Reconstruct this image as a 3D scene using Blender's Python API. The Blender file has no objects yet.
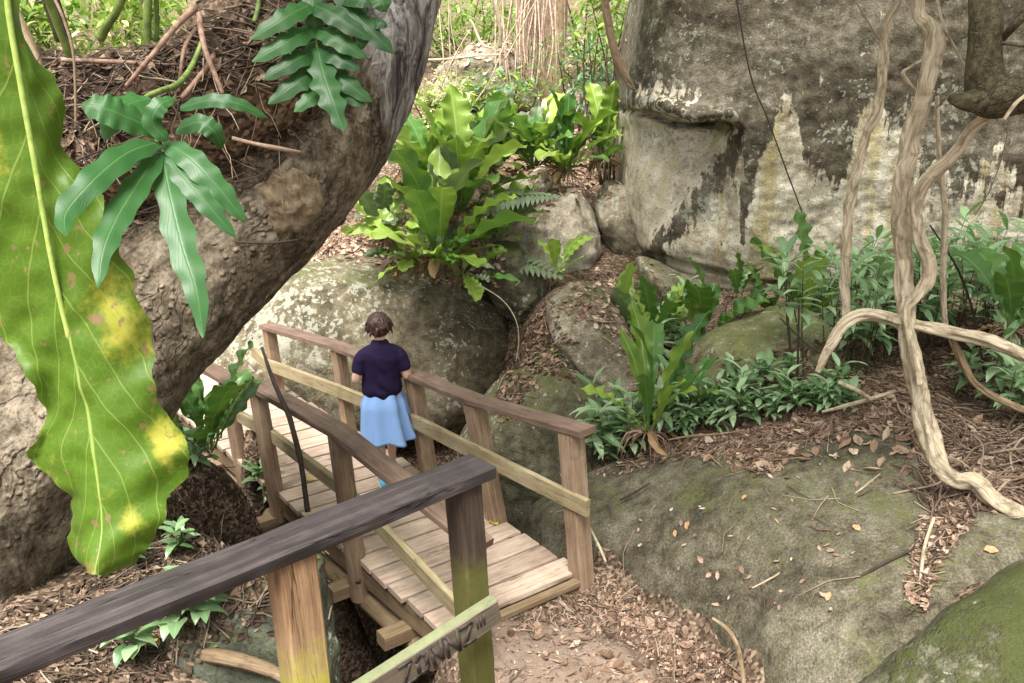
import bpy, math, random
import numpy as np
from mathutils import Vector, Matrix, noise
from mathutils.bvhtree import BVHTree

random.seed(7)
R = random.random
U = random.uniform
scene = bpy.context.scene
COL = scene.collection

# ------------------------------------------------------------------ camera model (used to read places off the photo)
FPX, PITCH, CAMH = 850.0, math.radians(18), 3.65
SP, CP = math.sin(PITCH), math.cos(PITCH)

def ray(x, y):
    u = (x - 512) / FPX
    v = -(y - 341.5) / FPX
    return Vector((u, CP + v * SP, -SP + v * CP))

def P(x, y, D=None, z=None):
    d = ray(x, y)
    t = D / d.y if D is not None else (z - CAMH) / d.z
    return Vector((d.x * t, d.y * t, CAMH + d.z * t))

def depth(p):
    return p[1] * CP - (p[2] - CAMH) * SP

def proj(p):
    f = depth(p)
    u = p[0] / f
    v = (p[1] * SP + (p[2] - CAMH) * CP) / f
    return 512 + u * FPX, 341.5 - v * FPX

cam_d = bpy.data.cameras.new("camera")
cam = bpy.data.objects.new("camera", cam_d)
COL.objects.link(cam)
cam.location = (0, 0, CAMH)
cam.rotation_euler = (math.radians(90) - PITCH, 0, 0)
cam_d.sensor_width = 36
cam_d.lens = 36 * FPX / 1024
cam_d.clip_start = 0.05
cam_d.clip_end = 400
scene.camera = cam

# ------------------------------------------------------------------ small helpers
def lerp(a, b, t):
    return a + (b - a) * t

def sstep(a, b, x):
    t = max(0.0, min(1.0, (x - a) / (b - a)))
    return t * t * (3 - 2 * t)

def fbm(p, s, o=4):
    v = Vector(p) * s
    a, t = 1.0, 0.0
    for _ in range(o):
        t += a * noise.noise(v)
        v = v * 2.03 + Vector((3.1, 1.7, 5.3))
        a *= 0.5
    return t

def interp(pts, x):
    return float(np.interp(x, [p[0] for p in pts], [p[1] for p in pts]))

class MB:
    """collects vertices, faces, uvs and one float per vertex, and links them as ONE mesh object"""
    def __init__(self):
        self.v, self.f, self.uv, self.r = [], [], [], []
        self.extra = {}

    def add(self, vs, fs, uvs=None, r=0.5):
        o = len(self.v)
        self.v.extend(vs)
        self.r.extend([r] * len(vs) if not isinstance(r, list) else r)
        for k, f in enumerate(fs):
            self.f.append([i + o for i in f])
            if uvs is None:
                self.uv.append([(0, 0)] * len(f))
            elif len(uvs) == len(vs) and not isinstance(uvs[0], list):
                self.uv.append([uvs[i] for i in f])
            else:
                self.uv.append(uvs[k])

    def build(self, name, mat, parent=None, smooth=True, origin=None):
        V = np.array([tuple(p) for p in self.v], dtype=float)
        if origin is None:
            if parent is not None:
                origin = np.array(parent['_o']) if '_o' in parent else np.zeros(3)
            else:
                lo, hi = V.min(0), V.max(0)
                origin = np.array([(lo[0] + hi[0]) / 2, (lo[1] + hi[1]) / 2, lo[2]])
        origin = np.array(origin, dtype=float)
        me = bpy.data.meshes.new(name)
        me.from_pydata([tuple(p) for p in (V - origin)], [], self.f)
        uvl = me.uv_layers.new(name="UVMap")
        flat = np.array([c for f in self.uv for uv in f for c in uv], dtype=np.float32)
        uvl.data.foreach_set("uv", flat)
        at = me.attributes.new("rnd", 'FLOAT', 'POINT')
        at.data.foreach_set("value", np.array(self.r, dtype=np.float32))
        for k, arr in self.extra.items():
            a2 = me.attributes.new(k, 'FLOAT', 'POINT')
            a2.data.foreach_set("value", np.array(arr, dtype=np.float32))
        if smooth:
            me.polygons.foreach_set("use_smooth", [True] * len(me.polygons))
        me.materials.append(mat)
        me.update()
        o = bpy.data.objects.new(name, me)
        COL.objects.link(o)
        if parent is not None:
            o.parent = parent
            po = np.array(parent['_o']) if '_o' in parent else np.zeros(3)
            o.location = tuple(origin - po)
        else:
            o.location = tuple(origin)
        o['_o'] = [float(c) for c in origin]
        return o

    def world(self):
        return [Vector(p) for p in self.v], self.f

def tag(o, label=None, cat=None, group=None, kind=None):
    if label: o['label'] = label
    if cat: o['category'] = cat
    if group: o['group'] = group
    if kind: o['kind'] = kind
    return o

def empty(name, loc, label, cat, group=None):
    o = bpy.data.objects.new(name, None)
    COL.objects.link(o)
    o.empty_display_size = 0.1
    o.location = loc
    o['_o'] = [float(c) for c in loc]
    return tag(o, label, cat, group)

def copy_tree(o, parent=None):
    c = o.copy()
    COL.objects.link(c)
    if parent is not None:
        c.parent = parent
    for ch in list(o.children):
        copy_tree(ch, c)
    return c

# frames along a path -------------------------------------------------
def frames(pts, up=None):
    n = len(pts)
    T = []
    for i in range(n):
        a = pts[max(0, i - 1)]
        b = pts[min(n - 1, i + 1)]
        T.append((b - a).normalized())
    out = []
    if up is not None:
        for t in T:
            s = t.cross(up).normalized()
            out.append((s, s.cross(t).normalized()))
        return out
    ref = Vector((0, 0, 1)) if abs(T[0].z) < 0.9 else Vector((0, 1, 0))
    s = T[0].cross(ref).normalized()
    for t in T:
        s = (s - t * s.dot(t)).normalized()
        out.append((s, s.cross(t).normalized()))
    return out

def sweep(mb, pts, prof, r=0.5, up=None, caps=True, uo=0.0, vo=0.0):
    pts = [Vector(p) for p in pts]
    fr = frames(pts, up)
    vs, fs, uvs = [], [], []
    L = 0.0
    rows = []
    for i, p in enumerate(pts):
        if i: L += (p - pts[i - 1]).length
        pr = prof(i, L)
        s, n = fr[i]
        per = 0.0
        row = []
        for k, (a, b) in enumerate(pr):
            if k:
                per += math.hypot(a - pr[k - 1][0], b - pr[k - 1][1])
            vs.append(p + s * a + n * b)
            row.append((L + uo, per + vo))
        per += math.hypot(pr[0][0] - pr[-1][0], pr[0][1] - pr[-1][1])
        row.append((L + uo, per + vo))
        rows.append(row)
    m = len(rows[0]) - 1
    for i in range(len(pts) - 1):
        for k in range(m):
            k2 = (k + 1) % m
            fs.append([i * m + k, i * m + k2, (i + 1) * m + k2, (i + 1) * m + k])
            uvs.append([rows[i][k], rows[i][k + 1], rows[i + 1][k + 1], rows[i + 1][k]])
    if caps:
        fs.append(list(range(m))[::-1])
        uvs.append([(vs[k].x * 3, vs[k].z * 3) for k in range(m)][::-1])
        e = (len(pts) - 1) * m
        fs.append([e + k for k in range(m)])
        uvs.append([(vs[e + k].x * 3, vs[e + k].z * 3) for k in range(m)])
    mb.add(vs, fs, uvs, r)

def rrect(w, h, c=0.006):
    a, b = w / 2, h / 2
    return [(-a + c, -b), (a - c, -b), (a, -b + c), (a, b - c), (a - c, b), (-a + c, b), (-a, b - c), (-a, -b + c)]

def resample(pts, step):
    pts = [Vector(p) for p in pts]
    out = [pts[0]]
    for a, b in zip(pts[:-1], pts[1:]):
        n = max(1, int((b - a).length / step))
        for k in range(1, n + 1):
            out.append(a.lerp(b, k / n))
    return out

def board(mb, pts, w, h, r=0.5, c=0.006, step=0.12, wear=0.0018, up=Vector((0, 0, 1))):
    """sawn board of width w and height h along a polyline; edges slightly worn"""
    pp = resample(pts, step)
    base = rrect(w, h, c)
    sd = U(0, 100)
    def prof(i, L):
        return [(a * (1 + 0) + wear * noise.noise(Vector((L * 6, k * 1.7, sd))), b + wear * noise.noise(Vector((L * 6, k * 1.7, sd + 9)))) for k, (a, b) in enumerate(base)]
    sweep(mb, pp, prof, r, up, True, U(0, 9), U(0, 9))

def catmull(ctrl, n):
    """ctrl: list of tuples of any length; smooth curve through them"""
    C = np.array(ctrl, dtype=float)
    out = []
    m = len(C)
    for i in range(m - 1):
        p0, p1, p2, p3 = C[max(0, i - 1)], C[i], C[i + 1], C[min(m - 1, i + 2)]
        for k in range(n):
            t = k / n
            out.append(0.5 * ((2 * p1) + (-p0 + p2) * t + (2 * p0 - 5 * p1 + 4 * p2 - p3) * t * t + (-p0 + 3 * p1 - 3 * p2 + p3) * t ** 3))
    out.append(C[-1])
    return out

def tube(mb, ctrl, n=6, seg=8, r=0.5, flute=0, fl_amp=0.0, twist=0.0, bump=0.0, bs=8.0, caps=True):
    """ctrl rows are (x, y, z, radius)"""
    C = catmull(ctrl, n)
    pts = [Vector(c[:3]) for c in C]
    sd = U(0, 50)
    def prof(i, L):
        rr = max(0.0008, C[i][3])
        out = []
        for k in range(seg):
            th = 2 * math.pi * k / seg
            q = rr
            if flute:
                q *= 1 + fl_amp * math.cos(flute * th + twist * L) + fl_amp * .5 * math.cos((flute + 1) * th - twist * .6 * L + 1)
            if bump:
                q += bump * rr * fbm((math.cos(th), math.sin(th), L * bs * .3 + sd), 1.4, 3)
            out.append((q * math.cos(th), q * math.sin(th)))
        return out
    sweep(mb, pts, prof, r, None, caps, U(0, 5), U(0, 5))

def pxtube(pts):
    """rows (px, py, D, radius in px) -> (x, y, z, r)"""
    out = []
    for x, y, D, rp in pts:
        p = P(x, y, D=D)
        out.append((p.x, p.y, p.z, rp * depth(p) / FPX))
    return out

# ------------------------------------------------------------------ node materials
class NB:
    def __init__(self, name):
        self.m = bpy.data.materials.new(name)
        self.m.use_nodes = True
        self.t = self.m.node_tree
        self.t.nodes.clear()
        self.out = self.t.nodes.new('ShaderNodeOutputMaterial')

    def n(self, typ, ins=None, **kw):
        nd = self.t.nodes.new('ShaderNode' + typ)
        for k, v in kw.items():
            setattr(nd, k, v)
        for k, v in (ins or {}).items():
            self.set(nd, k, v)
        return nd

    def set(self, nd, k, v):
        s = nd.inputs[k]
        if isinstance(v, bpy.types.NodeSocket):
            self.t.links.new(v, s)
        elif isinstance(v, bpy.types.Node):
            self.t.links.new(v.outputs[0], s)
        else:
            if isinstance(v, (tuple, list)) and len(v) == 3 and s.type == 'RGBA':
                v = (*v, 1)
            s.default_value = v

    def noise(self, co, scale, det=4, rough=.55, dist=0.0):
        return self.n('TexNoise', {'Vector': co, 'Scale': scale, 'Detail': det, 'Roughness': rough, 'Distortion': dist}).outputs[0]

    def ramp(self, fac, stops):
        nd = self.n('ValToRGB', {0: fac})
        el = nd.color_ramp.elements
        while len(el) < len(stops):
            el.new(0.5)
        for e, (p, c) in zip(el, stops):
            e.position = p
            e.color = (*c, 1) if isinstance(c, (tuple, list)) else (c, c, c, 1)
        return nd.outputs[0]

    def mix(self, fac, a, b, mode='MIX'):
        return self.n('MixRGB', {0: fac, 1: a, 2: b}, blend_type=mode).outputs[0]

    def math(self, op, a, b=0.0, c=None, clamp=False):
        ins = {0: a, 1: b}
        if c is not None: ins[2] = c
        return self.n('Math', ins, operation=op, use_clamp=clamp).outputs[0]

    def step(self, x, lo, hi):
        nd = self.n('MapRange', {0: x, 1: lo, 2: hi, 3: 0.0, 4: 1.0}, interpolation_type='SMOOTHSTEP')
        return nd.outputs[0]

    def attr(self, name):
        return self.n('Attribute', attribute_name=name).outputs['Fac']

    def obj(self):
        return self.n('TexCoord').outputs['Object']

    def uv(self):
        return self.n('TexCoord').outputs['UV']

    def mapping(self, co, scale=(1, 1, 1), rot=(0, 0, 0)):
        return self.n('Mapping', {0: co, 'Scale': scale, 'Rotation': rot}).outputs[0]

    def bump(self, h, strength=.4, dist=.02, normal=None):
        ins = {'Height': h, 'Strength': strength, 'Distance': dist}
        if normal is not None: ins['Normal'] = normal
        return self.n('Bump', ins).outputs[0]

    def up(self):
        g = self.n('NewGeometry')
        return self.n('SeparateXYZ', {0: g.outputs['Normal']}).outputs[2]

    def finish(self, col, rough=.7, normal=None, spec=.3, trans=None, transcol=None, sss=None):
        b = self.n('BsdfPrincipled', {'Base Color': col, 'Roughness': rough, 'Specular IOR Level': spec})
        if normal is not None: self.set(b, 'Normal', normal)
        sh = b.outputs[0]
        if trans:
            tb = self.n('BsdfTranslucent', {'Color': transcol if transcol is not None else col})
            if normal is not None: self.set(tb, 'Normal', normal)
            sh = self.n('MixShader', {0: trans, 1: sh, 2: tb.outputs[0]}).outputs[0]
        self.t.links.new(sh, self.out.inputs[0])
        return self.m

def rock_mat(name, dark, mid, light, lichen=.0, lichcol=(.46, .47, .38), moss=.0, mosscol=(.062, .066, .024), scale=1.0, stain=False, drip=False, rough=.85, blot=False, grain=False):
    b = NB(name)
    co = b.obj()
    n1 = b.noise(co, 1.3 * scale, 6, .62, .4)
    n2 = b.noise(co, 9 * scale, 5, .6)
    n3 = b.noise(co, 55 * scale, 3, .6)
    mixn = b.math('ADD', b.math('MULTIPLY', n1, .55), b.math('MULTIPLY', n2, .45))
    col = b.ramp(mixn, [(.40, dark), (.5, mid), (.61, light)])
    col = b.mix(.75, col, b.ramp(n3, [(.3, .35), (.5, .85), (.72, 1.25)]), 'MULTIPLY')
    if grain:
        g4 = b.noise(co, 80, 4, .8)
        col = b.mix(.8, col, b.ramp(g4, [(.36, .45), (.5, .95), (.62, 1.5)]), 'MULTIPLY')
        wl = b.step(b.noise(b.mapping(co, (3, 1.2, 2)), 1.6, 7, .72, .8), .56, .68)
        col = b.mix(b.math('MULTIPLY', wl, .45), col, tuple(c * 1.25 for c in light))
    if stain:
        st = b.attr('stain')
        dr = b.noise(b.mapping(co, (5.5, 5.5, .55)), 1.6, 6, .65, .3)
        nn = b.noise(co, 5.5, 8, .74)
        k = b.math('ADD', st, b.math('ADD', b.math('MULTIPLY', b.math('SUBTRACT', dr, .5), 2.1), b.math('MULTIPLY', b.math('SUBTRACT', nn, .5), 1.9)))
        k = b.step(k, .42, .6)
        pale = b.ramp(b.noise(co, 3.5, 7, .7), [(.36, (.22, .18, .125)), (.48, (.43, .385, .295)), (.60, (.64, .595, .49))])
        ylw = b.step(b.noise(b.mapping(co, (4, 4, .35)), 1.1, 5, .6, .2), .48, .62)
        pale = b.mix(b.math('MULTIPLY', ylw, .65), pale, (.34, .28, .11))
        gry = b.attr('pink')
        pale = b.mix(gry, pale, b.mix(.45, pale, (.66, .56, .48)))
        pale = b.mix(.7, pale, b.ramp(n3, [(.3, .55), (.5, .95), (.7, 1.2)]), 'MULTIPLY')
        specks = b.step(b.noise(co, 22, 4, .7), .60, .66)
        pale = b.mix(b.math('MULTIPLY', specks, .7), pale, (.09, .075, .05))
        col = b.mix(k, pale, col)
    if drip:
        dr = b.step(b.noise(b.mapping(co, (7, 7, .5)), 1.3, 5, .6, .3), .5, .68)
        col = b.mix(b.math('MULTIPLY', dr, .55), col, tuple(c * .45 for c in mid))
    if lichen:
        v = b.n('TexVoronoi', {'Vector': b.n('VectorMath', {0: co, 1: b.n('TexNoise', {'Vector': co, 'Scale': 7.0, 'Detail': 4.0}).outputs['Color']}, operation='ADD').outputs[0], 'Scale': 4.5 * scale}).outputs[0]
        big = b.noise(co, 1.1 * scale, 3, .5)
        k = b.math('SUBTRACT', b.math('ADD', b.math('MULTIPLY', big, 1.3), b.math('MULTIPLY', b.noise(co, 16 * scale, 4, .65), .55)), v)
        if blot: k = b.math('ADD', k, b.math('SUBTRACT', b.math('MULTIPLY', b.attr('pale'), .36), .22))
        k = b.step(k, .74 - lichen * .42, .80 - lichen * .42)
        lc = b.mix(b.noise(co, 40, 3), lichcol, tuple(c * .6 for c in lichcol))
        col = b.mix(b.math('MULTIPLY', k, .85), col, lc)
        fl = b.step(b.noise(co, 24 * scale, 5, .72), .66 - lichen * .05, .73)
        col = b.mix(b.math('MULTIPLY', fl, .7), col, tuple(c * .85 for c in lichcol))
    if moss:
        mk = b.math('ADD', b.math('MULTIPLY', b.up(), .55), b.math('ADD', b.math('MULTIPLY', b.noise(co, 2.4 * scale, 5, .65), 1.0), b.math('MULTIPLY', b.math('SUBTRACT', b.noise(co, 17 * scale, 5, .7), .5), .9)))
        mk = b.step(mk, 1.02 - moss * .5, 1.22 - moss * .42)
        mc = b.mix(b.noise(co, 30, 3), mosscol, tuple(c * 1.9 for c in mosscol))
        col = b.mix(b.math('MULTIPLY', mk, .85), col, mc)
    h = b.math('ADD', b.math('MULTIPLY', n2, .6), b.math('ADD', b.math('MULTIPLY', n3, .25), b.math('MULTIPLY', n1, .8)))
    if moss > .5:
        h = b.math('ADD', h, b.math('MULTIPLY', b.math('MULTIPLY', mk, b.noise(co, 85, 4, .7)), 1.2))
    return b.finish(col, rough, b.bump(h, .9, .04), .25)

def wood_mat(name, c1, c2, c3, moss=0.0, mosscol=(.10, .115, .02), dark_end=0.0, rough=.75, grain=1.0):
    b = NB(name)
    uv = b.uv()
    rn = b.attr('rnd')
    off = b.n('CombineXYZ', {0: b.math('MULTIPLY', rn, 37.0), 1: b.math('MULTIPLY', rn, 11.0), 2: b.math('MULTIPLY', rn, 5.0)}).outputs[0]
    co = b.n('VectorMath', {0: uv, 1: off}, operation='ADD').outputs[0]
    g1 = b.noise(b.mapping(co, (1.2, 22, 1)), 1.6, 6, .65, .6)
    g2 = b.noise(b.mapping(co, (3.5, 130, 1)), 1.6, 4, .6, .3)
    bl = b.noise(co, 3.2, 5, .6)
    mixn = b.math('ADD', b.math('MULTIPLY', g1, .55), b.math('MULTIPLY', bl, .45))
    col = b.ramp(mixn, [(.33, c1), (.5, c2), (.68, c3)])
    col = b.mix(.6, col, b.ramp(g2, [(.32, .45), (.5, .95), (.7, 1.15)]), 'MULTIPLY')
    tone = b.ramp(rn, [(0, .66), (.5, .95), (1, 1.22)])
    col = b.mix(.8, col, tone, 'MULTIPLY')
    sp = b.math('ABSOLUTE', b.math('SUBTRACT', b.noise(b.mapping(co, (.9, 16, 1)), 1.4, 3, .5, .4), .5))
    spk = b.math('MULTIPLY', b.math('SUBTRACT', 1.0, b.step(sp, .003, .014)), b.step(b.noise(b.mapping(co, (1.5, 5, 1)), 2.0, 3, .5), .48, .6))
    col = b.mix(b.math('MULTIPLY', spk, .8), col, tuple(c * .25 for c in c1))
    grime = b.step(b.noise(b.obj(), 7, 5, .7), .55, .75)
    col = b.mix(b.math('MULTIPLY', grime, .45), col, tuple(c * .35 for c in c2))
    if moss:
        k = b.math('ADD', b.noise(b.obj(), 5, 5, .65), b.math('MULTIPLY', b.attr('moss'), .6))
        k = b.step(k, .70 - moss * .35, 1.06 - moss * .3)
        col = b.mix(b.math('MULTIPLY', k, .8), col, b.mix(b.noise(b.obj(), 40, 3), mosscol, tuple(c * 1.8 for c in mosscol)))
    h = b.math('SUBTRACT', b.math('ADD', b.math('MULTIPLY', g1, .5), b.math('MULTIPLY', g2, .6)), b.math('MULTIPLY', spk, .8))
    return b.finish(col, rough, b.bump(h, .5 * grain, .006), .3)

def leaf_mat(name, a, c, vein, lat=9.0, vw=.5, gloss=.38, trans=.32, spots=0.0, spotcol=(.10, .06, .02), yellow=0.0, spec=.5, tip=0.0, mw=1.0):
    b = NB(name)
    uv = b.n('SeparateXYZ', {0: b.uv()})
    u, v = uv.outputs[0], uv.outputs[1]
    rn = b.attr('rnd')
    co = b.obj()
    au = b.math('ABSOLUTE', b.math('SUBTRACT', u, .5))
    n1 = b.noise(co, 11, 4, .6)
    f = b.math('ADD', b.math('MULTIPLY', rn, .75), b.math('MULTIPLY', n1, .35))
    col = b.ramp(f, [(.15, a), (.85, c)])
    lv = b.math('PINGPONG', b.math('SUBTRACT', b.math('MULTIPLY', v, lat), b.math('MULTIPLY', au, lat * .55)), .5)
    lvm = b.math('SUBTRACT', 1.0, b.step(lv, .0, .045))
    fv = b.n('TexVoronoi', {'Vector': b.mapping(b.uv(), (16, 60, 1)), 'Scale': 1.0}, feature='DISTANCE_TO_EDGE').outputs[0]
    fvm = b.math('SUBTRACT', 1.0, b.step(fv, .0, .07))
    mid = b.math('SUBTRACT', 1.0, b.step(au, .012 * mw, .045 * mw))
    vm = b.math('MAXIMUM', mid, b.math('MAXIMUM', b.math('MULTIPLY', lvm, .55), b.math('MULTIPLY', fvm, .14)))
    if yellow:
        yk = b.step(b.math('ADD', b.math('ADD', b.math('MULTIPLY', b.noise(co, 5.5, 4, .6, .4), .5), b.math('MULTIPLY', b.noise(co, 16, 6, .75), .75)), b.math('MULTIPLY', b.attr('yel'), .42)), .70, .98)
        col = b.mix(b.math('MULTIPLY', yk, yellow), col, b.ramp(n1, [(.35, (.34, .33, .03)), (.65, (.50, .44, .08))]))
    col = b.mix(b.math('MULTIPLY', vm, vw), col, vein)
    if spots:
        sp = b.step(b.noise(co, 26, 3, .5), .70 - spots * .06, .74 - spots * .06)
        sp2 = b.step(b.math('ADD', b.noise(co, 13, 5, .7), b.math('MULTIPLY', b.attr('brown'), .6)), .80, .90)
        col = b.mix(b.math('MAXIMUM', b.math('MULTIPLY', sp, .8), sp2), col, b.mix(n1, spotcol, (.30, .2, .11)))
    if tip:
        tk = b.math('ADD', b.math('ADD', v, b.math('MULTIPLY', au, .25)), b.math('MULTIPLY', b.math('SUBTRACT', b.noise(co, 5, 5, .7), .5), 1.1))
        tk = b.math('MULTIPLY', b.step(tk, 1.12, 1.2), tip)
        col = b.mix(tk, col, b.mix(n1, (.16, .095, .035), (.36, .27, .10)))
    h = b.math('ADD', b.math('MULTIPLY', lvm, -.5), b.math('ADD', b.math('MULTIPLY', mid, -.6), b.math('MULTIPLY', n1, .5)))
    tc = b.mix(.5, col, (.20, .34, .02))
    return b.finish(col, gloss, b.bump(h, .35, .004), spec, trans, tc)

def plain_mat(name, c, var=.25, scale=20, rough=.7, bump=.3, bd=.004, spec=.3, c2=None, trans=None):
    b = NB(name)
    co = b.obj()
    n = b.noise(co, scale, 5, .6)
    lo = tuple(x * (1 - var) for x in c)
    hi = c2 if c2 else tuple(min(1, x * (1 + var)) for x in c)
    col = b.ramp(n, [(.32, lo), (.68, hi)])
    return b.finish(col, rough, b.bump(n, bump, bd), spec, trans)

def bark_mat(name, c1, c2, c3, scale=1.0, knob=True, stretch=.3, depthb=.03, grey=None):
    b = NB(name)
    uv = b.uv()
    co = b.obj()
    crack = b.noise(b.mapping(uv, (3 * scale, 8 * scale, 1)), 1.5, 9, .74, 1.2)
    big = b.noise(co, 2.2 * scale, 4, .6)
    fine = b.noise(co, 45 * scale, 4, .65)
    m = b.math('ADD', b.math('MULTIPLY', crack, .5), b.math('ADD', b.math('MULTIPLY', big, .3), b.math('MULTIPLY', fine, .2)))
    m = b.math('ADD', m, b.math('MULTIPLY', b.math('SUBTRACT', b.noise(co, 14 * scale, 6, .7), .5), .5))
    col = b.ramp(m, [(.38, c1), (.5, c2), (.63, c3)])
    h = b.math('ADD', b.math('MULTIPLY', crack, .7), b.math('MULTIPLY', fine, .3))
    ce = b.n('TexVoronoi', {'Vector': b.n('VectorMath', {0: b.mapping(uv, (7 * scale, 13 * scale, 1)), 1: b.n('TexNoise', {'Vector': co, 'Scale': 9.0, 'Detail': 5.0}).outputs['Color']}, operation='ADD').outputs[0], 'Scale': 1.0}, feature='DISTANCE_TO_EDGE').outputs[0]
    ck = b.math('MULTIPLY', b.math('SUBTRACT', 1.0, b.step(ce, .0, .09)), b.step(b.noise(co, 3, 3), .42, .6))
    col = b.mix(b.math('MULTIPLY', ck, .45), col, tuple(c * .6 for c in c1))
    h = b.math('SUBTRACT', h, b.math('MULTIPLY', ck, .3))
    pl = b.step(b.noise(co, 8 * scale, 7, .75), .60, .68)
    col = b.mix(b.math('MULTIPLY', pl, .55), col, tuple(min(1, c * 1.5) for c in c3))
    if knob:
        v = b.n('TexVoronoi', {'Vector': co, 'Scale': 22.0 * scale, 'Randomness': 1.0}).outputs[0]
        kb = b.math('SUBTRACT', 1.0, b.step(v, .12, .42))
        kb = b.math('MULTIPLY', kb, b.step(b.noise(co, 6 * scale, 3), .45, .6))
        h = b.math('ADD', h, b.math('MULTIPLY', kb, .8))
        col = b.mix(b.math('MULTIPLY', kb, .35), col, c3)
    if grey:
        g = b.math('ADD', b.attr('grey'), b.math('MULTIPLY', b.math('SUBTRACT', big, .5), .8))
        gc = b.ramp(crack, [(.38, (.035, .03, .03)), (.47, (.13, .12, .115)), (.62, grey)])
        col = b.mix(b.step(g, .35, .65), col, gc)
        pale = b.step(b.noise(co, 5, 5, .7), .64, .72)
        col = b.mix(b.math('MULTIPLY', pale, .4), col, (.33, .31, .26))
    return b.finish(col, .88, b.bump(h, .9, depthb), .2)

def vine_mat(name, c1, c2, c3):
    b = NB(name)
    uv = b.uv()
    co = b.obj()
    st = b.noise(b.mapping(uv, (2.2, 42, 1)), 1.5, 6, .65, .5)
    fi = b.noise(b.mapping(uv, (9, 160, 1)), 1.5, 3, .6)
    pt = b.noise(co, 7, 4, .6)
    m = b.math('ADD', b.math('MULTIPLY', st, .6), b.math('ADD', b.math('MULTIPLY', fi, .2), b.math('MULTIPLY', pt, .2)))
    col = b.ramp(m, [(.33, c1), (.47, c2), (.64, c3)])
    dk = b.step(b.noise(co, 9, 5, .7), .56, .70)
    col = b.mix(b.math('MULTIPLY', dk, .6), col, tuple(c * .8 for c in c1))
    bd = b.step(b.noise(b.mapping(uv, (7, 9, 1)), 1.5, 4, .6, .8), .50, .66)
    col = b.mix(b.math('MULTIPLY', bd, .6), col, tuple(c * 1.1 for c in c1))
    return b.finish(col, .8, b.bump(b.math('ADD', st, b.math('MULTIPLY', fi, .4)), .8, .008), .2)

def litter_mat(name, stops, trans=.1):
    b = NB(name)
    col = b.ramp(b.attr('rnd'), stops)
    n = b.noise(b.obj(), 60, 3, .6)
    col = b.mix(.6, col, b.ramp(n, [(.3, .6), (.7, 1.2)]), 'MULTIPLY')
    return b.finish(col, .75, None, .25, trans)

M = {}
M['deck'] = wood_mat('deck_wood', (.30, .21, .155), (.53, .405, .32), (.66, .53, .44))
M['rail'] = wood_mat('weathered_rail_wood', (.10, .065, .05), (.19, .125, .095), (.30, .215, .17))
M['mid'] = wood_mat('pale_rail_wood', (.20, .155, .085), (.34, .28, .165), (.46, .40, .26), moss=.35, mosscol=(.14, .15, .045))
M['post'] = wood_mat('post_wood', (.19, .122, .078), (.32, .225, .15), (.45, .34, .245))
M['stringer'] = wood_mat('stringer_wood', (.14, .095, .055), (.24, .17, .10), (.33, .25, .16), moss=.25)
M['dark'] = wood_mat('dark_rail_wood', (.013, .010, .010), (.032, .026, .027), (.085, .070, .070), rough=.58)
M['darkpost'] = wood_mat('dark_mossy_wood', (.022, .015, .011), (.050, .034, .024), (.10, .07, .046), moss=.75, mosscol=(.058, .060, .012))
M['yellowpost'] = wood_mat('yellow_wood', (.12, .064, .033), (.25, .155, .085), (.37, .25, .155), moss=.55, mosscol=(.20, .19, .03))
M['greenmid'] = wood_mat('mossy_board_wood', (.055, .042, .03), (.10, .08, .055), (.16, .13, .095), moss=.6, mosscol=(.10, .115, .06))
M['paint'] = plain_mat('faded_black_spray_paint', (.03, .026, .026), .6, 45, .7, .1, c2=(.075, .06, .052))
M['rock_left'] = rock_mat('lichen_rock', (.065, .052, .032), (.15, .125, .08), (.25, .22, .155), lichen=.50, lichcol=(.37, .37, .30), moss=.06, blot=True)
M['rock_big'] = rock_mat('stained_rock', (.050, .041, .028), (.105, .089, .062), (.205, .18, .138), lichen=.12, lichcol=(.32, .325, .265), stain=True)
M['rock_mid'] = rock_mat('grey_boulder', (.12, .10, .07), (.24, .205, .15), (.36, .32, .25), lichen=.3, moss=.22)
M['rock_pale'] = rock_mat('pale_boulder', (.20, .165, .12), (.34, .295, .23), (.48, .43, .35), lichen=.3)
M['rock_low'] = rock_mat('damp_boulder', (.05, .045, .03), (.115, .105, .068), (.19, .175, .12), lichen=.18, moss=.5, drip=True)
M['rock_slab'] = rock_mat('slope_rock', (.060, .051, .034), (.126, .112, .077), (.205, .186, .138), lichen=.0, moss=.10, grain=True, mosscol=(.075, .078, .030))
M['rock_moss'] = rock_mat('mossy_rock', (.065, .062, .04), (.135, .13, .085), (.22, .21, .15), lichen=.24, lichcol=(.46, .48, .40), moss=.52, mosscol=(.070, .082, .022))
M['rock_olive'] = rock_mat('olive_boulder', (.13, .115, .06), (.24, .225, .13), (.35, .33, .21), lichen=.25, moss=.25, mosscol=(.11, .12, .04))
M['rock_green'] = rock_mat('green_rock', (.045, .048, .035), (.085, .092, .066), (.14, .145, .105), lichen=.05, moss=.45, mosscol=(.06, .075, .025))
M['bark'] = bark_mat('leaning_bark', (.026, .020, .013), (.115, .092, .064), (.29, .245, .185), grey=(.42, .40, .385))
M['bark_small'] = bark_mat('green_bark', (.028, .025, .014), (.07, .06, .035), (.14, .12, .075), scale=2.0, depthb=.01)
M['burl'] = bark_mat('burl_bark', (.07, .05, .03), (.17, .13, .085), (.28, .22, .15), scale=1.5, knob=False, depthb=.012)
M['vine'] = vine_mat('vine_bark', (.14, .10, .06), (.38, .315, .22), (.64, .56, .43))
M['vine_dark'] = vine_mat('brown_vine_bark', (.08, .05, .03), (.21, .15, .09), (.36, .28, .19))
M['twig_dark'] = litter_mat('damp_twigs', [(0, (.03, .02, .015)), (.5, (.085, .06, .042)), (.85, (.17, .125, .09)), (1, (.34, .27, .2))], .0)
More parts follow.
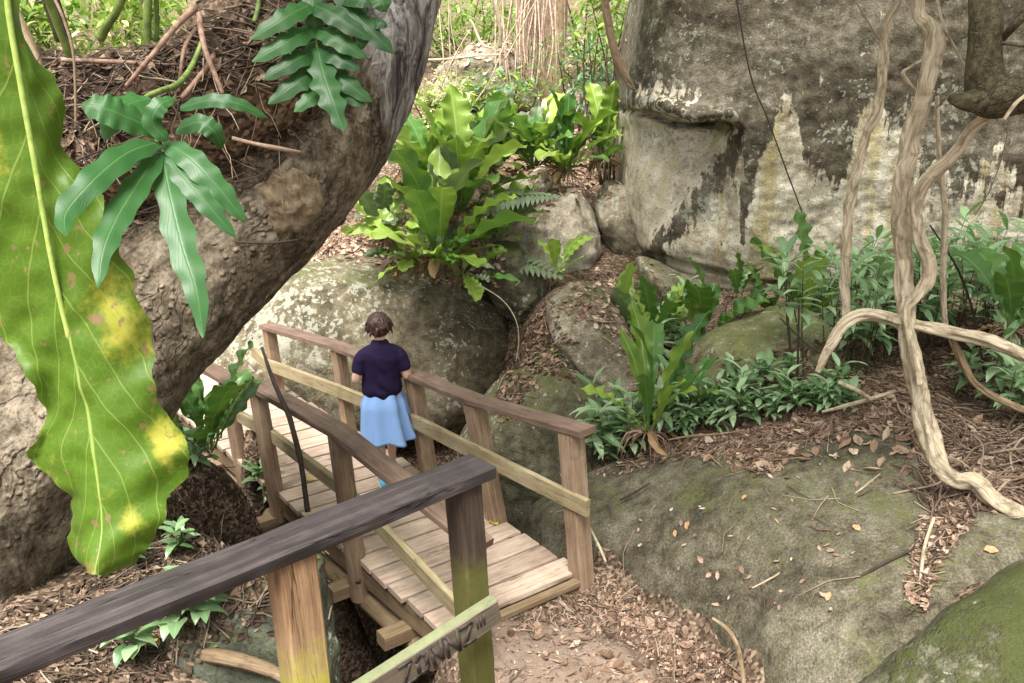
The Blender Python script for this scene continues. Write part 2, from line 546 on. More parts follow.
M['twig'] = litter_mat('dry_twigs', [(0, (.06, .04, .028)), (.4, (.17, .115, .08)), (.75, (.32, .23, .17)), (1, (.46, .36, .28))], .0)
M['stick_dark'] = plain_mat('dark_stick_bark', (.045, .032, .025), .4, 30, .8)
M['root'] = plain_mat('dry_roots', (.22, .125, .09), .35, 30, .8, c2=(.36, .24, .18))
M['litter'] = litter_mat('dead_leaves', [(0, (.07, .042, .028)), (.3, (.17, .105, .07)), (.55, (.29, .19, .135)), (.8, (.43, .30, .22)), (1, (.62, .50, .39))])
M['litter_dark'] = litter_mat('dark_dead_leaves', [(0, (.03, .02, .014)), (.4, (.085, .055, .038)), (.75, (.17, .115, .08)), (1, (.33, .24, .17))])
M['leaf_bright'] = leaf_mat('birds_nest_leaf', (.11, .20, .022), (.33, .47, .085), (.46, .56, .22), lat=12, gloss=.30, vw=.6, tip=.8)
M['leaf_deep'] = leaf_mat('deep_green_leaf', (.035, .105, .022), (.12, .26, .06), (.24, .37, .13), lat=11, gloss=.28, tip=.8)
M['leaf_fern'] = leaf_mat('blue_green_frond', (.010, .046, .012), (.032, .112, .028), (.10, .21, .07), lat=16, vw=.35, gloss=.42, trans=.2, tip=.5, spec=.35)
M['leaf_shrub'] = leaf_mat('shrub_leaf', (.10, .215, .075), (.42, .58, .34), (.44, .60, .4), lat=8, vw=.35, gloss=.24, trans=.3, spec=.7)
M['leaf_dull'] = leaf_mat('dull_leaf', (.07, .10, .06), (.17, .22, .13), (.25, .30, .18), lat=9, vw=.4, gloss=.5)
M['leaf_big'] = leaf_mat('yellowing_leaf', (.030, .078, .006), (.098, .18, .012), (.38, .46, .13), lat=8.5, vw=.55, gloss=.48, trans=.30, spots=.9, yellow=.75, spec=.3, tip=.6, mw=.35)
M['leaf_far'] = leaf_mat('sunlit_foliage', (.07, .15, .02), (.24, .36, .07), (.3, .4, .1), lat=5, vw=.15, gloss=.5, trans=.45)
M['leaf_dead'] = leaf_mat('dead_brown_leaf', (.13, .075, .04), (.36, .24, .13), (.45, .33, .2), lat=10, vw=.3, gloss=.7, trans=.15, spec=.2)
M['leaf_sunlit'] = leaf_mat('sunlit_pale_leaf', (.34, .40, .10), (.66, .66, .34), (.6, .6, .3), lat=6, vw=.15, gloss=.5, trans=.45)  # brightness of the sun patches put into the leaf colour
M['leaf_blue'] = leaf_mat('blue_green_far_leaf', (.05, .16, .08), (.15, .32, .17), (.2, .35, .2), lat=6, vw=.2, gloss=.4, trans=.35)
M['stem_green'] = plain_mat('green_stem', (.10, .17, .04), .35, 15, .5, c2=(.20, .27, .07))
M['stem_brown'] = plain_mat('brown_stem', (.06, .05, .025), .4, 20, .7)
M['yellow_leaf'] = plain_mat('fallen_yellow_leaf', (.62, .46, .05), .2, 40, .5, trans=.2)
M['green_leaf'] = plain_mat('fallen_green_leaf', (.32, .42, .16), .2, 40, .5, trans=.2)
M['orange_leaf'] = plain_mat('fallen_orange_leaf', (.50, .30, .16), .25, 40, .6, trans=.1)
M['skin'] = plain_mat('skin', (.68, .43, .34), .06, 30, .5, .05, spec=.35)
M['hair'] = NB('hair')
_b = M['hair']
_co = _b.mapping(_b.obj(), (60, 60, 7))
_h = _b.noise(_co, 1.5, 4, .6)
M['hair'] = _b.finish(_b.ramp(_h, [(.3, (.018, .007, .007)), (.7, (.085, .032, .026))]), .38, _b.bump(_h, .6, .01), .5)
def cloth(name, c, w=220):
    b = NB(name)
    co = b.obj()
    n = b.noise(co, 14, 4, .6)
    wv = b.noise(co, w, 2, .5)
    col = b.mix(b.math('MULTIPLY', n, .35), c, tuple(x * .7 for x in c))
    return b.finish(col, .85, b.bump(b.math('ADD', b.math('MULTIPLY', n, 2.0), wv), .25, .004), .15)
M['navy'] = cloth('navy_jersey', (.021, .013, .046))
M['skirt'] = cloth('light_blue_cotton', (.30, .50, .92))
M['shoe'] = cloth('turquoise_canvas', (.10, .42, .62))
M['sole'] = plain_mat('white_sole', (.7, .7, .68), .08, 30, .6)
M['eye'] = plain_mat('eye_white', (.6, .58, .55), .05, 30, .3)
M['bolt'] = plain_mat('rusty_bolt', (.16, .09, .06), .3, 60, .6)

# ------------------------------------------------------------------ the bridge's frame
A0 = P(444, 629, z=0.0)
B0 = P(579, 571, z=0.0)
CR = (B0 - A0)
CR.z = 0
WID = CR.length
CR.normalize()                                             # across the bridge
AX = Vector((math.cos(math.radians(130.0)), math.sin(math.radians(130.0)), 0))   # along it, away from the camera
DECKLEN = 6.3

def BR(s, w, z=0.0):
    """point on the bridge: s metres along, w metres from its left edge"""
    p = A0 + AX * s + CR * w
    return Vector((p.x, p.y, z))

# ------------------------------------------------------------------ ground heights
GC = []
def g_px(x, y, z=None, D=None):
    GC.append(tuple(P(x, y, D=D, z=z)))
def g_w(x, y, z):
    GC.append((x, y, z))
# path at the near end of the bridge
for x, y, z in [(500, 675, -.12), (560, 612, -.13), (600, 590, -.10), (650, 650, -.06), (720, 680, .0), (530, 640, -.13), (585, 683, -.10), (440, 665, -.10), (700, 640, .05), (625, 560, .1), (470, 640, -.25)]:
    g_px(x, y, z=z)
for p in [(0, 0, 2.0), (1.5, 0, 2.0), (-1.2, .3, 2.0), (2.2, 1.6, 1.95), (0.1, 2.5, 1.15), (-.6, 2.05, 1.2), (.7, 2.9, .8), (.3, 3.5, .35), (1.6, 3.2, .75), (-.35, 3.2, .7), (-3, 1, 2.0), (3.5, 2.2, 1.7), (.75, 4.0, .02)]:
    g_w(*p)
# gully under the bridge
for s in (0.9, 1.6, 2.4, 3.3, 4.2):
    for w in (-.15, .6, 1.4):
        p = BR(s, w, -2.3)
        g_w(*p)
for s, w, z in [(.25, .6, -.30), (.2, 1.0, -.2), (5.3, .6, -.6), (6.3, .6, -.2), (6.5, 0, -.1), (1.0, -.45, -1.6), (1.6, -.5, -1.2), (4.0, 1.9, -1.6), (2.6, 2.0, -1.6), (1.5, 1.9, -1.2), (.7, 1.75, -.35)]:
    g_w(*BR(s, w, z))
g_px(345, 610, z=-1.3)
for p in [(-1.0, 4.95, -1.5), (-1.15, 5.3, -1.7), (-.95, 4.55, -1.3), (-.72, 4.35, -.7), (-1.25, 4.7, -1.2), (-.55, 4.55, -.4), (-1.5, 5.6, -1.3)]:
    g_w(*p)
# left bank
for x, y, z in [(203, 475, .12), (240, 464, .02), (300, 512, -.04), (255, 520, .22)]:
    g_px(x, y, z=z)
for x, y, D in [(150, 510, 5.0), (200, 560, 4.2), (130, 560, 4.2), (90, 560, 4.0), (180, 640, 3.25), (110, 640, 3.15), (60, 650, 3.0), (190, 440, 6.4), (150, 440, 6.0), (20, 600, 3.4), (240, 560, 4.15)]:
    g_px(x, y, D=D)
for p in [(-4, 4, 1.4), (-5, 7, 1.2), (-6, 10, 1.3), (-4.2, 7.8, .35), (-5.5, 9, .9)]:
    g_w(*p)
# behind and right
for x, y, D in [(528, 338, 9.4), (640, 330, 9.5), (630, 300, 10.2), (645, 405, 7.5), (660, 440, 6.6), (600, 470, 6.9), (720, 432, 6.3), (800, 412, 6.3), (880, 398, 6.2), (985, 480, 5.2), (1000, 400, 6.6),
                (850, 335, 8.3), (760, 300, 9.6), (950, 310, 9.0), (1010, 290, 10), (340, 240, 11.6), (420, 245, 11.4), (470, 240, 11.6), (540, 190, 13), (460, 120, 16), (600, 120, 16), (520, 55, 22), (700, 30, 22),
                (250, 300, 11.8), (120, 120, 14), (80, 40, 17), (300, 60, 18), (930, 520, 4.6), (860, 560, 4.55), (1000, 640, 3.4), (1010, 540, 4.2)]:
    g_px(x, y, D=D)
for p in [(4.5, 4.0, 1.9), (6, 7, 2.0), (8, 10, 1.9), (5, 1.5, 2.2), (9, 5, 2.4), (-9, 5, 2.2), (-10, 14, 2.0), (10, 16, 2.5), (-.6, 8.3, -1.6), (-1.1, 9.0, -1.6), (-1.9, 9.6, -1.6), (-.25, 7.8, -1.5), (-2.5, 10.1, -1.3), (-.7, 7.6, -1.6), (-1.4, 8.3, -1.6), (-.45, 9.3, -1.3), (-.1, 8.7, -1.3), (-.35, 8.6, -1.5), (-1.0, 9.7, -1.5), (-.1, 9.4, -.7), (0, 30, 5.2), (-14, 26, 4.5), (14, 26, 5), (0, -6, 2.2), (-8, -4, 2.2), (8, -4, 2.2)]:
    g_w(*p)
GA = np.array(GC)

def tps_fit(pts, lam=0.004):
    X = pts[:, :2]
    n = len(X)
    d = np.linalg.norm(X[:, None] - X[None], axis=2)
    K = np.where(d > 0, d * d * np.log(d + 1e-9), 0) + lam * np.eye(n)
    Q = np.hstack([np.ones((n, 1)), X])
    Amat = np.block([[K, Q], [Q.T, np.zeros((3, 3))]])
    b = np.concatenate([pts[:, 2], np.zeros(3)])
    return np.linalg.solve(Amat, b), X

def tps_eval(fit, q):
    w, X = fit
    q = np.atleast_2d(q)
    out = np.empty(len(q))
    for s in range(0, len(q), 4000):
        c = q[s:s + 4000]
        d = np.linalg.norm(c[:, None] - X[None], axis=2)
        out[s:s + 4000] = np.where(d > 0, d * d * np.log(d + 1e-9), 0) @ w[:-3] + w[-3] + c @ w[-2:]
    return out

GF = tps_fit(GA)


# ------------------------------------------------------------------ rock slopes that are height patches over the ground
PATCH = []
def seg_dist(p, poly):
    """signed distance to the outline, positive inside (numpy, many points)"""
    x, y = p[:, 0], p[:, 1]
    best = np.full(len(p), 1e9)
    ins = np.zeros(len(p), bool)
    n = len(poly)
    for k in range(n):
        ax, ay = poly[k]
        bx, by = poly[(k + 1) % n]
        dx, dy = bx - ax, by - ay
        t = np.clip(((x - ax) * dx + (y - ay) * dy) / (dx * dx + dy * dy + 1e-12), 0, 1)
        best = np.minimum(best, np.hypot(x - ax - t * dx, y - ay - t * dy))
        c = ((ay > y) != (by > y)) & (x < (bx - ax) * (y - ay) / (by - ay + 1e-12) + ax)
        ins ^= c
    return np.where(ins, best, -best)

def dict_patch(name, label, poly_px, ctrl_px, mat, amp=.03, skirt=.22):
    pts = np.array([tuple(P(x, y, D=D, z=z)) for x, y, D, z in ctrl_px])
    fit = tps_fit(pts, .05)
    def drop(x, y):
        d = ray(x, y)
        t = 2.0
        while t < 20:
            q = Vector((d.x * t, d.y * t, CAMH + d.z * t))
            if q.z < float(tps_eval(fit, np.array([[q.x, q.y]]))[0]): break
            t += .04
        return (q.x, q.y)
    poly = np.array([drop(x, y) for x, y in poly_px])
    poly = [tuple(p) for p in catmull([poly[-1]] + list(poly) + [poly[0], poly[1]], 5)][5:-5]
    return dict(name=name, label=label, poly=poly, fit=fit, mat=mat, amp=amp, skirt=skirt)

def build_patch(d, step=.035):
    poly = d['poly']
    px = [p[0] for p in poly]; py = [p[1] for p in poly]
    xs = np.arange(min(px) - .3, max(px) + .3, step)
    ys = np.arange(min(py) - .3, max(py) + .3, step)
    X, Y = np.meshgrid(xs, ys)
    q = np.stack([X.ravel(), Y.ravel()], 1)
    sd = seg_dist(q, poly)
    z = tps_eval(d['fit'], q)
    sk = U(0, 60)
    idx = -np.ones(len(q), int)
    vs = []
    for k in range(len(q)):
        if sd[k] < -.22: continue
        x, y = q[k]
        e = 1 - sstep(-.2, .22, sd[k] + .08 * noise.noise(Vector((x * 4, y * 4, sk))))
        h = z[k] + d['amp'] * fbm((x, y, sk), 1.3, 5) + .010 * fbm((x, y, sk), 9, 3) - (d['skirt'] + .3) * e * e
        idx[k] = len(vs)
        vs.append(Vector((x, y, h)))
    nxx = len(xs)
    fs = []
    for j in range(len(ys) - 1):
        for i in range(nxx - 1):
            f = [idx[j * nxx + i], idx[j * nxx + i + 1], idx[(j + 1) * nxx + i + 1], idx[(j + 1) * nxx + i]]
            if min(f) >= 0: fs.append([int(v) for v in f])
    mb = MB()
    mb.add(vs, fs)
    o = mb.build(d['name'], M[d['mat']])
    tag(o, d['label'], 'boulder')
    SURF.append(mb.world())

PATCH.append(dict_patch('rock_slab', 'broad sloping slab of bare grey rock rising from the path beside the bridge end',
     [(520, 512), (560, 480), (620, 455), (690, 446), (760, 444), (800, 436), (860, 418), (905, 412), (925, 450), (950, 520), (960, 600), (900, 680), (830, 740), (765, 710), (735, 655), (690, 622), (640, 596), (605, 556), (560, 530)],
     [(520, 515, 6.6, None), (560, 480, 7.0, None), (620, 457, 6.9, None), (690, 447, 6.55, None), (760, 445, 6.2, None), (800, 437, 6.1, None), (860, 420, 6.0, None), (910, 415, 5.9, None), (930, 470, 5.2, None), (945, 540, 4.55, None), (930, 600, 4.1, None),
      (880, 660, 3.85, None), (820, 700, 3.9, None), (760, 690, None, .05), (735, 650, None, -.02), (690, 620, None, -.04), (640, 592, None, -.05), (600, 548, None, .04), (560, 525, None, .1),
      (640, 520, 5.85, None), (700, 500, 5.75, None), (760, 520, 5.2, None), (700, 560, 5.1, None), (800, 580, 4.6, None), (840, 500, 5.2, None), (760, 620, 4.5, None), (580, 500, 6.4, None)],
     'rock_slab', amp=.022))
PATCH.append(dict_patch('mossy_rock', 'mossy green rock filling the bottom right corner of the view',
     [(835, 700), (880, 645), (930, 605), (985, 568), (1040, 540), (1150, 560), (1150, 760), (1000, 860), (850, 800)],
     [(835, 700, 3.65, None), (880, 648, 3.75, None), (930, 608, 3.85, None), (985, 572, 3.95, None), (1040, 545, 4.05, None), (1150, 560, 3.9, None), (1150, 760, 2.9, None), (1000, 860, 2.5, None), (850, 800, 3.05, None), (950, 680, 3.35, None), (1020, 620, 3.5, None), (900, 720, 3.25, None)],
     'rock_moss', amp=.04, skirt=.25))
# a second, smaller slab above the mossy rock
PATCH.append(dict_patch('rock_slab', 'small grey rock shelf just above the mossy corner rock under the thick vine',
     [(905, 605), (915, 560), (945, 520), (985, 500), (1050, 510), (1050, 560), (985, 580), (930, 612)],
     [(905, 605, 4.1, None), (915, 560, 4.4, None), (945, 520, 4.65, None), (985, 500, 4.75, None), (1050, 510, 4.6, None), (1050, 560, 4.25, None), (985, 580, 4.1, None), (930, 612, 3.95, None), (970, 540, 4.42, None)],
     'rock_slab', amp=.03, skirt=.15))

def axis_coords(lo, hi, step, far, n):
    mid = list(np.arange(lo, hi + 1e-6, step))
    out = [hi + (far - hi) * ((k / n) ** 2.2) for k in range(1, n + 1)]
    neg = [lo - (far - abs(lo) * 0) * ((k / n) ** 2.2) for k in range(1, n + 1)]
    return np.array(neg[::-1] + mid + out)

gx = axis_coords(-6.5, 7.5, .07, 90, 26)
gy = axis_coords(1.2, 17, .07, 110, 26)
XX, YY = np.meshgrid(gx, gy)
q = np.stack([XX.ravel(), YY.ravel()], 1)
qc = np.clip(q, [-13, -7], [13, 29])
zz = np.clip(tps_eval(GF, qc), -2.9, 6.0)
far = np.linalg.norm(q - qc, axis=1)
zz = zz + np.minimum(far * .12, 6.0)
ZZ = zz.reshape(XX.shape)
for j in range(ZZ.shape[0]):
    for i in range(ZZ.shape[1]):
        x, y = XX[j, i], YY[j, i]
        if -7 < x < 8 and 1 < y < 18:
            a = .045
            pp = BR(0, 0)
            ZZ[j, i] += a * fbm((x, y, 0), 1.6, 4) + .012 * noise.noise(Vector((x * 14, y * 14, 1)))

for d in PATCH:                                            # the ground dips under the rock slopes
    sdv = seg_dist(q, d['poly'])
    nearp = sdv > -.45
    pz = tps_eval(d['fit'], q[nearp])
    zf = ZZ.ravel()
    for k, h in zip(np.nonzero(nearp)[0], pz):
        if sdv[k] > -.1:
            zf[k] = min(zf[k], h - .12 * sstep(-.1, .2, sdv[k]) - .3 * sstep(.1, .5, sdv[k]))
        else:
            zf[k] = min(zf[k], h + .6 * (-sdv[k] - .1))
    ZZ = zf.reshape(XX.shape)

def gz(x, y):
    i = int(np.clip(np.searchsorted(gx, x) - 1, 0, len(gx) - 2))
    j = int(np.clip(np.searchsorted(gy, y) - 1, 0, len(gy) - 2))
    tx = min(1, max(0, (x - gx[i]) / (gx[i + 1] - gx[i])))
    ty = min(1, max(0, (y - gy[j]) / (gy[j + 1] - gy[j])))
    return float((ZZ[j, i] * (1 - tx) + ZZ[j, i + 1] * tx) * (1 - ty) + (ZZ[j + 1, i] * (1 - tx) + ZZ[j + 1, i + 1] * tx) * ty)

def mask_ground(x, y):
    """1 on the trodden dirt of the path"""
    p = P(560, 655, z=-.1)
    d = math.hypot((x - p.x) / .72, (y - p.y) / .55)
    return 1 - sstep(.55, 1.15, d + .35 * noise.noise(Vector((x * 3, y * 3, 0))))

gm = MB()
ny, nx = ZZ.shape
vs = [Vector((XX[j, i], YY[j, i], ZZ[j, i])) for j in range(ny) for i in range(nx)]
fs = [[j * nx + i, j * nx + i + 1, (j + 1) * nx + i + 1, (j + 1) * nx + i] for j in range(ny - 1) for i in range(nx - 1)]
gm.add(vs, fs)
gm.extra['dirt'] = [mask_ground(v.x, v.y) if abs(v.x) < 4 and 2 < v.y < 7 else 0.0 for v in vs]
gb = NB('soil')
co = gb.obj()
n1 = gb.noise(co, 3.5, 6, .65)
n2 = gb.noise(co, 38, 4, .7)
n3 = gb.n('TexVoronoi', {'Vector': co, 'Scale': 42.0}).outputs['Color']
n3 = gb.n('SeparateXYZ', {0: n3}).outputs[0]
mm = gb.math('ADD', gb.math('MULTIPLY', n1, .35), gb.math('ADD', gb.math('MULTIPLY', n2, .3), gb.math('MULTIPLY', n3, .35)))
soil = gb.ramp(mm, [(.32, (.030, .021, .014)), (.48, (.095, .065, .044)), (.60, (.19, .135, .098)), (.72, (.34, .255, .19))])
dirt = gb.ramp(gb.math('ADD', gb.math('MULTIPLY', n1, .6), gb.math('MULTIPLY', gb.noise(co, 20, 5, .6), .4)), [(.35, (.185, .135, .105)), (.65, (.31, .235, .185))])
scol = gb.mix(gb.attr('dirt'), soil, dirt)
hh = gb.math('ADD', gb.math('MULTIPLY', n2, .5), gb.math('MULTIPLY', gb.math('MULTIPLY', n3, .6), gb.math('SUBTRACT', 1.0, gb.attr('dirt'))))
M['soil'] = gb.finish(scol, .92, gb.bump(hh, .8, .03), .15)
ground = gm.build('ground', M['soil'], origin=(0, 0, 0))
tag(ground, 'brown forest floor of soil and fallen leaves sloping into a gully under the footbridge', kind='structure')
SURF = [gm.world()]

# ------------------------------------------------------------------ boulders
def star_radius(poly, c, th):
    """distance from c to the outline in direction th"""
    d = (math.cos(th), math.sin(th))
    best = 0.0
    n = len(poly)
    for k in range(n):
        ax, ay = poly[k][0] - c[0], poly[k][1] - c[1]
        bx, by = poly[(k + 1) % n][0] - c[0], poly[(k + 1) % n][1] - c[1]
        den = d[0] * (by - ay) - d[1] * (bx - ax)
        if abs(den) < 1e-9: continue
        t = (ax * (by - ay) - ay * (bx - ax)) / den
        u = (ax * d[1] - ay * d[0]) / den
        if t > 0 and -1e-6 <= u <= 1 + 1e-6:
            best = max(best, t)
    return best

def rock(name, label, poly_px, D, T, mat, p=2.6, lean=0.0, amp=.07, ns=.9, TB=None, nu=160, nv=70, group=None, front=None, masks=None, cpx=None, fine=.012, smooth_r=2, cat='boulder'):
    if cpx is None:
        cpx = (sum(a for a, _ in poly_px) / len(poly_px), sum(b for _, b in poly_px) / len(poly_px))
    cc = P(*cpx, D=D)
    c = (cc.x, cc.z)
    poly = []
    for x, y in poly_px:                                # outline read on the rock's own tilted mid plane
        d = ray(x, y)
        t = (D + lean * (CAMH - c[1])) / (d.y - lean * d.z)
        poly.append((d.x * t, CAMH + d.z * t))
    rad = [star_radius(poly, c, 2 * math.pi * k / nu) for k in range(nu)]
    for _ in range(smooth_r):
        rad = [(rad[k - 1] + 2 * rad[k] + rad[(k + 1) % nu]) / 4 for k in range(nu)]
    TB = T if TB is None else TB
    sd = Vector((U(0, 99), U(0, 99), U(0, 99)))
    mb = MB()
    vs = []
    def put(s, h, k):
        th = 2 * math.pi * k / nu
        x = c[0] + s * rad[k] * math.cos(th)
        z = c[1] + s * rad[k] * math.sin(th)
        y = D - (T if h > 0 else TB) * h + lean * (z - c[1])
        q = Vector((x, y, z))
        out = Vector((s * math.cos(th), -h, s * math.sin(th)))
        if out.length > 0: out.normalize()
        dd = amp * fbm(q + sd, ns, 5) + fine * fbm(q + sd, 9, 3)
        q = q + out * dd
        if front and h > 0:
            q = front(q, s, h)
        return q
    vs.append(put(0, 1, 0))
    for j in range(1, nv):
        ph = math.pi * j / nv
        # flatter ends need their rings spread evenly over the front
        sn, cs = abs(math.sin(ph)), math.cos(ph)
        s = sn ** (2 / p)
        h = math.copysign(abs(cs) ** (2 / p), cs)
        if p > 3.2:                                     # even radial spacing on flat-fronted rocks
            if j <= nv * .7:
                s = (j / (nv * .7)) * .999
                h = max(0.0, 1 - s ** p) ** (1 / p)
            else:
                s = 1 - ((j - nv * .7) / (nv * .3)) 
                s = max(s, 0.02)
                h = -max(0.0, 1 - s ** p) ** (1 / p)
        for k in range(nu):
            vs.append(put(s, h, k))
    vs.append(put(0, -1, 0))
    fs = []
    for k in range(nu):
        fs.append([0, 1 + (k + 1) % nu, 1 + k])
    for j in range(nv - 2):
        a = 1 + j * nu
        for k in range(nu):
            k2 = (k + 1) % nu
            fs.append([a + k, a + k2, a + nu + k2, a + nu + k])
    a = 1 + (nv - 2) * nu
    for k in range(nu):
        fs.append([a + k, a + (k + 1) % nu, len(vs) - 1])
    mb.add(vs, fs)
    if masks:
        for key, fn in masks.items():
            mb.extra[key] = [fn(v) for v in vs]
    o = mb.build(name, mat)
    tag(o, label, cat, group)
    SURF.append(mb.world())
    return o

def m_pale(v):
    x, y = proj(v)
    return (1 - sstep(320, 400, x)) * (1 - sstep(340, 400, y))
rock('boulder', 'long rounded grey boulder with pale lichen blotches behind the bridge and the woman',
     [(150, 400), (180, 350), (225, 312), (262, 286), (300, 262), (350, 256), (420, 266), (470, 282), (503, 306), (515, 340), (512, 378), (500, 404), (470, 422), (400, 436), (320, 446), (240, 450), (190, 450)],
     10.6, 1.0, M['rock_left'], p=2.5, amp=.10, ns=.8, nu=260, nv=110, lean=.25, TB=.9, masks={'pale': m_pale})

# --- the huge boulder at the right, with its ledge, facet and stains
BD = 11.6
LEDGE = [(560, 104), (622, 107), (660, 113), (690, 124), (720, 121), (735, 124), (745, 128)]
DIAG = [(110, 748), (130, 742), (160, 722), (190, 700), (215, 682), (245, 650), (270, 640)]
YB = [(560, 108), (622, 106), (690, 122), (738, 124), (743, 150), (746, 205), (752, 212), (758, 175), (766, 150), (778, 108), (795, 108), (803, 150), (815, 176), (835, 186), (848, 165), (858, 116), (878, 104), (895, 140), (930, 190), (1024, 205), (1200, 210)]
def big_front(q, s, h):
    x, y = proj(q)
    w = 1 - sstep(.975 if x < 720 else .92, 1.0, s)
    push = 0.0
    if x < 748:
        yl = interp(LEDGE, x)
        fade = 1 - sstep(725, 748, x)
        below = sstep(yl - 2, yl + 4, y)
        decay = math.exp(-max(0, y - yl) / 95)
        push += .62 * below * decay * fade
        push -= .20 * math.exp(-((y - (yl - 9)) / 9) ** 2) * fade
        xd = float(np.interp(y, [d[0] for d in DIAG], [d[1] for d in DIAG]))
        if y > yl:
            push += .38 * math.exp(-((y - yl - 5) / 4.0) ** 2) * fade
            push += .5 * max(0.0, min(1.0, (xd - x) / 110)) * sstep(yl, yl + 30, y)
            push += .10 * sstep(0, 5, xd - x)
    yc = interp([(600, 268), (645, 255), (690, 268), (760, 284), (830, 284), (1024, 286)], x)     # crack along the foot
    push += .22 * math.exp(-((y - yc) / 2.6) ** 2)
    push += .05 * sstep(yc, yc + 3, y)
    push += .02 * noise.noise(Vector((q.x * 1.1, q.z * 1.6, 3))) + .012 * noise.noise(Vector((q.x * 6, q.z * 9, 7)))
    q = q.copy()
    w = sstep(0.0, .45, h)
    q.y += push * w
    return q
def m_stain(v):
    x, y = proj(v)
    if y < -60: return 1.0
    yb = interp(YB, x)
    k = .5 - (y - yb) / 46
    if x > 880: k = .47 - (y - yb) / 150
    if 690 < y * 0 + x < 760:                                         # dark band along the facet's edge
        pass
    xd = float(np.interp(y, [d[0] for d in DIAG], [d[1] for d in DIAG]))
    if y > 128: k = max(k, .92 - abs(x - xd - 8) / 15 * .5)
    if 180 < y < 245: k = max(k, .85 - abs(x - 743) / (12 - (y - 180) / 8) * .6)
    if x < 640: k = max(k, .75 - (x - 622) / 16 * .6) if y < 110 else k
    # pale patches up in the dark part
    for cx, cy, rx, ry, a in [(850, 20, 60, 22, .75), (672, 88, 42, 14, .65), (868, 54, 18, 10, .9), (760, 30, 40, 15, .4), (960, 60, 40, 30, .4)]:
        d = ((x - cx) / rx) ** 2 + ((y - cy) / ry) ** 2
        k -= a * math.exp(-d) 
    return max(0.0, min(1.0, k))
def m_pink(v):
    x, y = proj(v)
    return (1 - sstep(690, 730, x)) * .8
rock('boulder', 'huge house-sized boulder stained dark above and pale below behind the twisted vines',
     [(622, 120), (624, 70), (630, 30), (640, -20), (690, -90), (800, -150), (950, -170), (1150, -140), (1300, -20), (1340, 160), (1290, 320), (1150, 335), (1000, 320), (880, 315), (800, 300), (740, 296), (690, 284), (656, 262), (636, 236), (627, 190)],
     BD, 1.7, M['rock_big'], p=5.0, amp=.11, ns=.5, fine=.006, nu=620, nv=300, front=big_front, masks={'stain': m_stain, 'pink': m_pink}, cpx=(860, 150), TB=2.0, smooth_r=1)

rock('boulder', 'grey boulder leaning under the lower left corner of the huge stained boulder',
     [(638, 258), (690, 270), (722, 292), (706, 335), (676, 352), (652, 318)], 10.5, .5, M['rock_mid'], p=3, amp=.08, ns=1.6)
rock('boulder', 'tall light grey boulder topped by the broad-leaved plants in the middle distance',
     [(476, 225), (498, 205), (545, 190), (577, 186), (593, 215), (602, 248), (592, 272), (560, 292), (520, 296), (488, 268)], 11.6, .8, M['rock_pale'], p=2.8, amp=.10, ns=1.3, lean=.2)
rock('boulder', 'flat pale stone lying on top of the tall light grey boulder',
     [(488, 192), (520, 176), (545, 167), (554, 180), (546, 196), (502, 206)], 11.45, .5, M['rock_pale'], p=2.4, amp=.05, ns=2)
rock('boulder', 'shaded grey rock in the cleft between the tall boulder and the huge one',
     [(592, 205), (608, 180), (640, 184), (665, 250), (665, 310), (622, 300), (606, 255)], 11.9, .55, M['rock_mid'], p=3, amp=.08, ns=1.4)
rock('boulder', 'small dark angular boulder wedged right of the long lichen boulder',
     [(478, 268), (492, 244), (520, 248), (549, 280), (547, 308), (522, 324), (496, 306)], 10.6, .5, M['rock_low'], p=2.8, amp=.10, ns=1.6)
rock('boulder', 'broad damp boulder behind the bridge rail at the mouth of the dark gully',
     [(462, 440), (492, 392), (520, 366), (555, 356), (592, 372), (622, 402), (640, 440), (630, 490), (570, 545), (510, 548), (468, 500)], 7.9, .75, M['rock_low'], p=2.8, amp=.12, ns=1.1, lean=.35, nu=220, nv=90)
rock('boulder', 'long slanting grey boulder running down to the bridge end beside the leaf-filled crack',
     [(546, 300), (574, 284), (604, 288), (625, 320), (650, 370), (668, 430), (650, 452), (626, 428), (596, 388), (566, 352), (548, 326)], 8.3, .45, M['rock_mid'], p=2.6, amp=.08, ns=1.3, lean=.9, nu=200, nv=80)
rock('boulder', 'low yellow-green mossy boulder behind the leafy plants on the right bank',
     [(680, 385), (700, 348), (740, 326), (790, 314), (826, 318), (845, 352), (806, 405), (720, 415)], 7.7, .65, M['rock_olive'], p=2.6, amp=.06, ns=1.5, lean=.3)
rock('boulder', 'green-grey rock face dropping into the gully below the near stair rail',
     [(165, 640), (185, 590), (230, 560), (280, 548), (322, 560), (335, 640), (345, 800), (250, 900), (160, 800)], 3.25, .28, M['rock_green'], p=3, amp=.05, ns=1.6, lean=.3)
rock('boulder', 'dark rock at the lower left corner under the leaning trunk',
     [(-60, 700), (-40, 590), (20, 555), (60, 580), (72, 640), (80, 720), (20, 800)], 3.7, .35, M['rock_green'], p=2.8, amp=.06, ns=1.6, lean=.2)
rock('boulder', 'weathered grey rock far behind the row of broad-leaved plants',
     [(425, 105), (440, 66), (470, 46), (505, 44), (530, 66), (536, 112)], 17, .8, M['rock_mid'], p=2.8, amp=.15, ns=.9)

# --- rock slope at the right and the mossy one before it: shaped as height patches over the ground

for d in PATCH:
    build_patch(d)

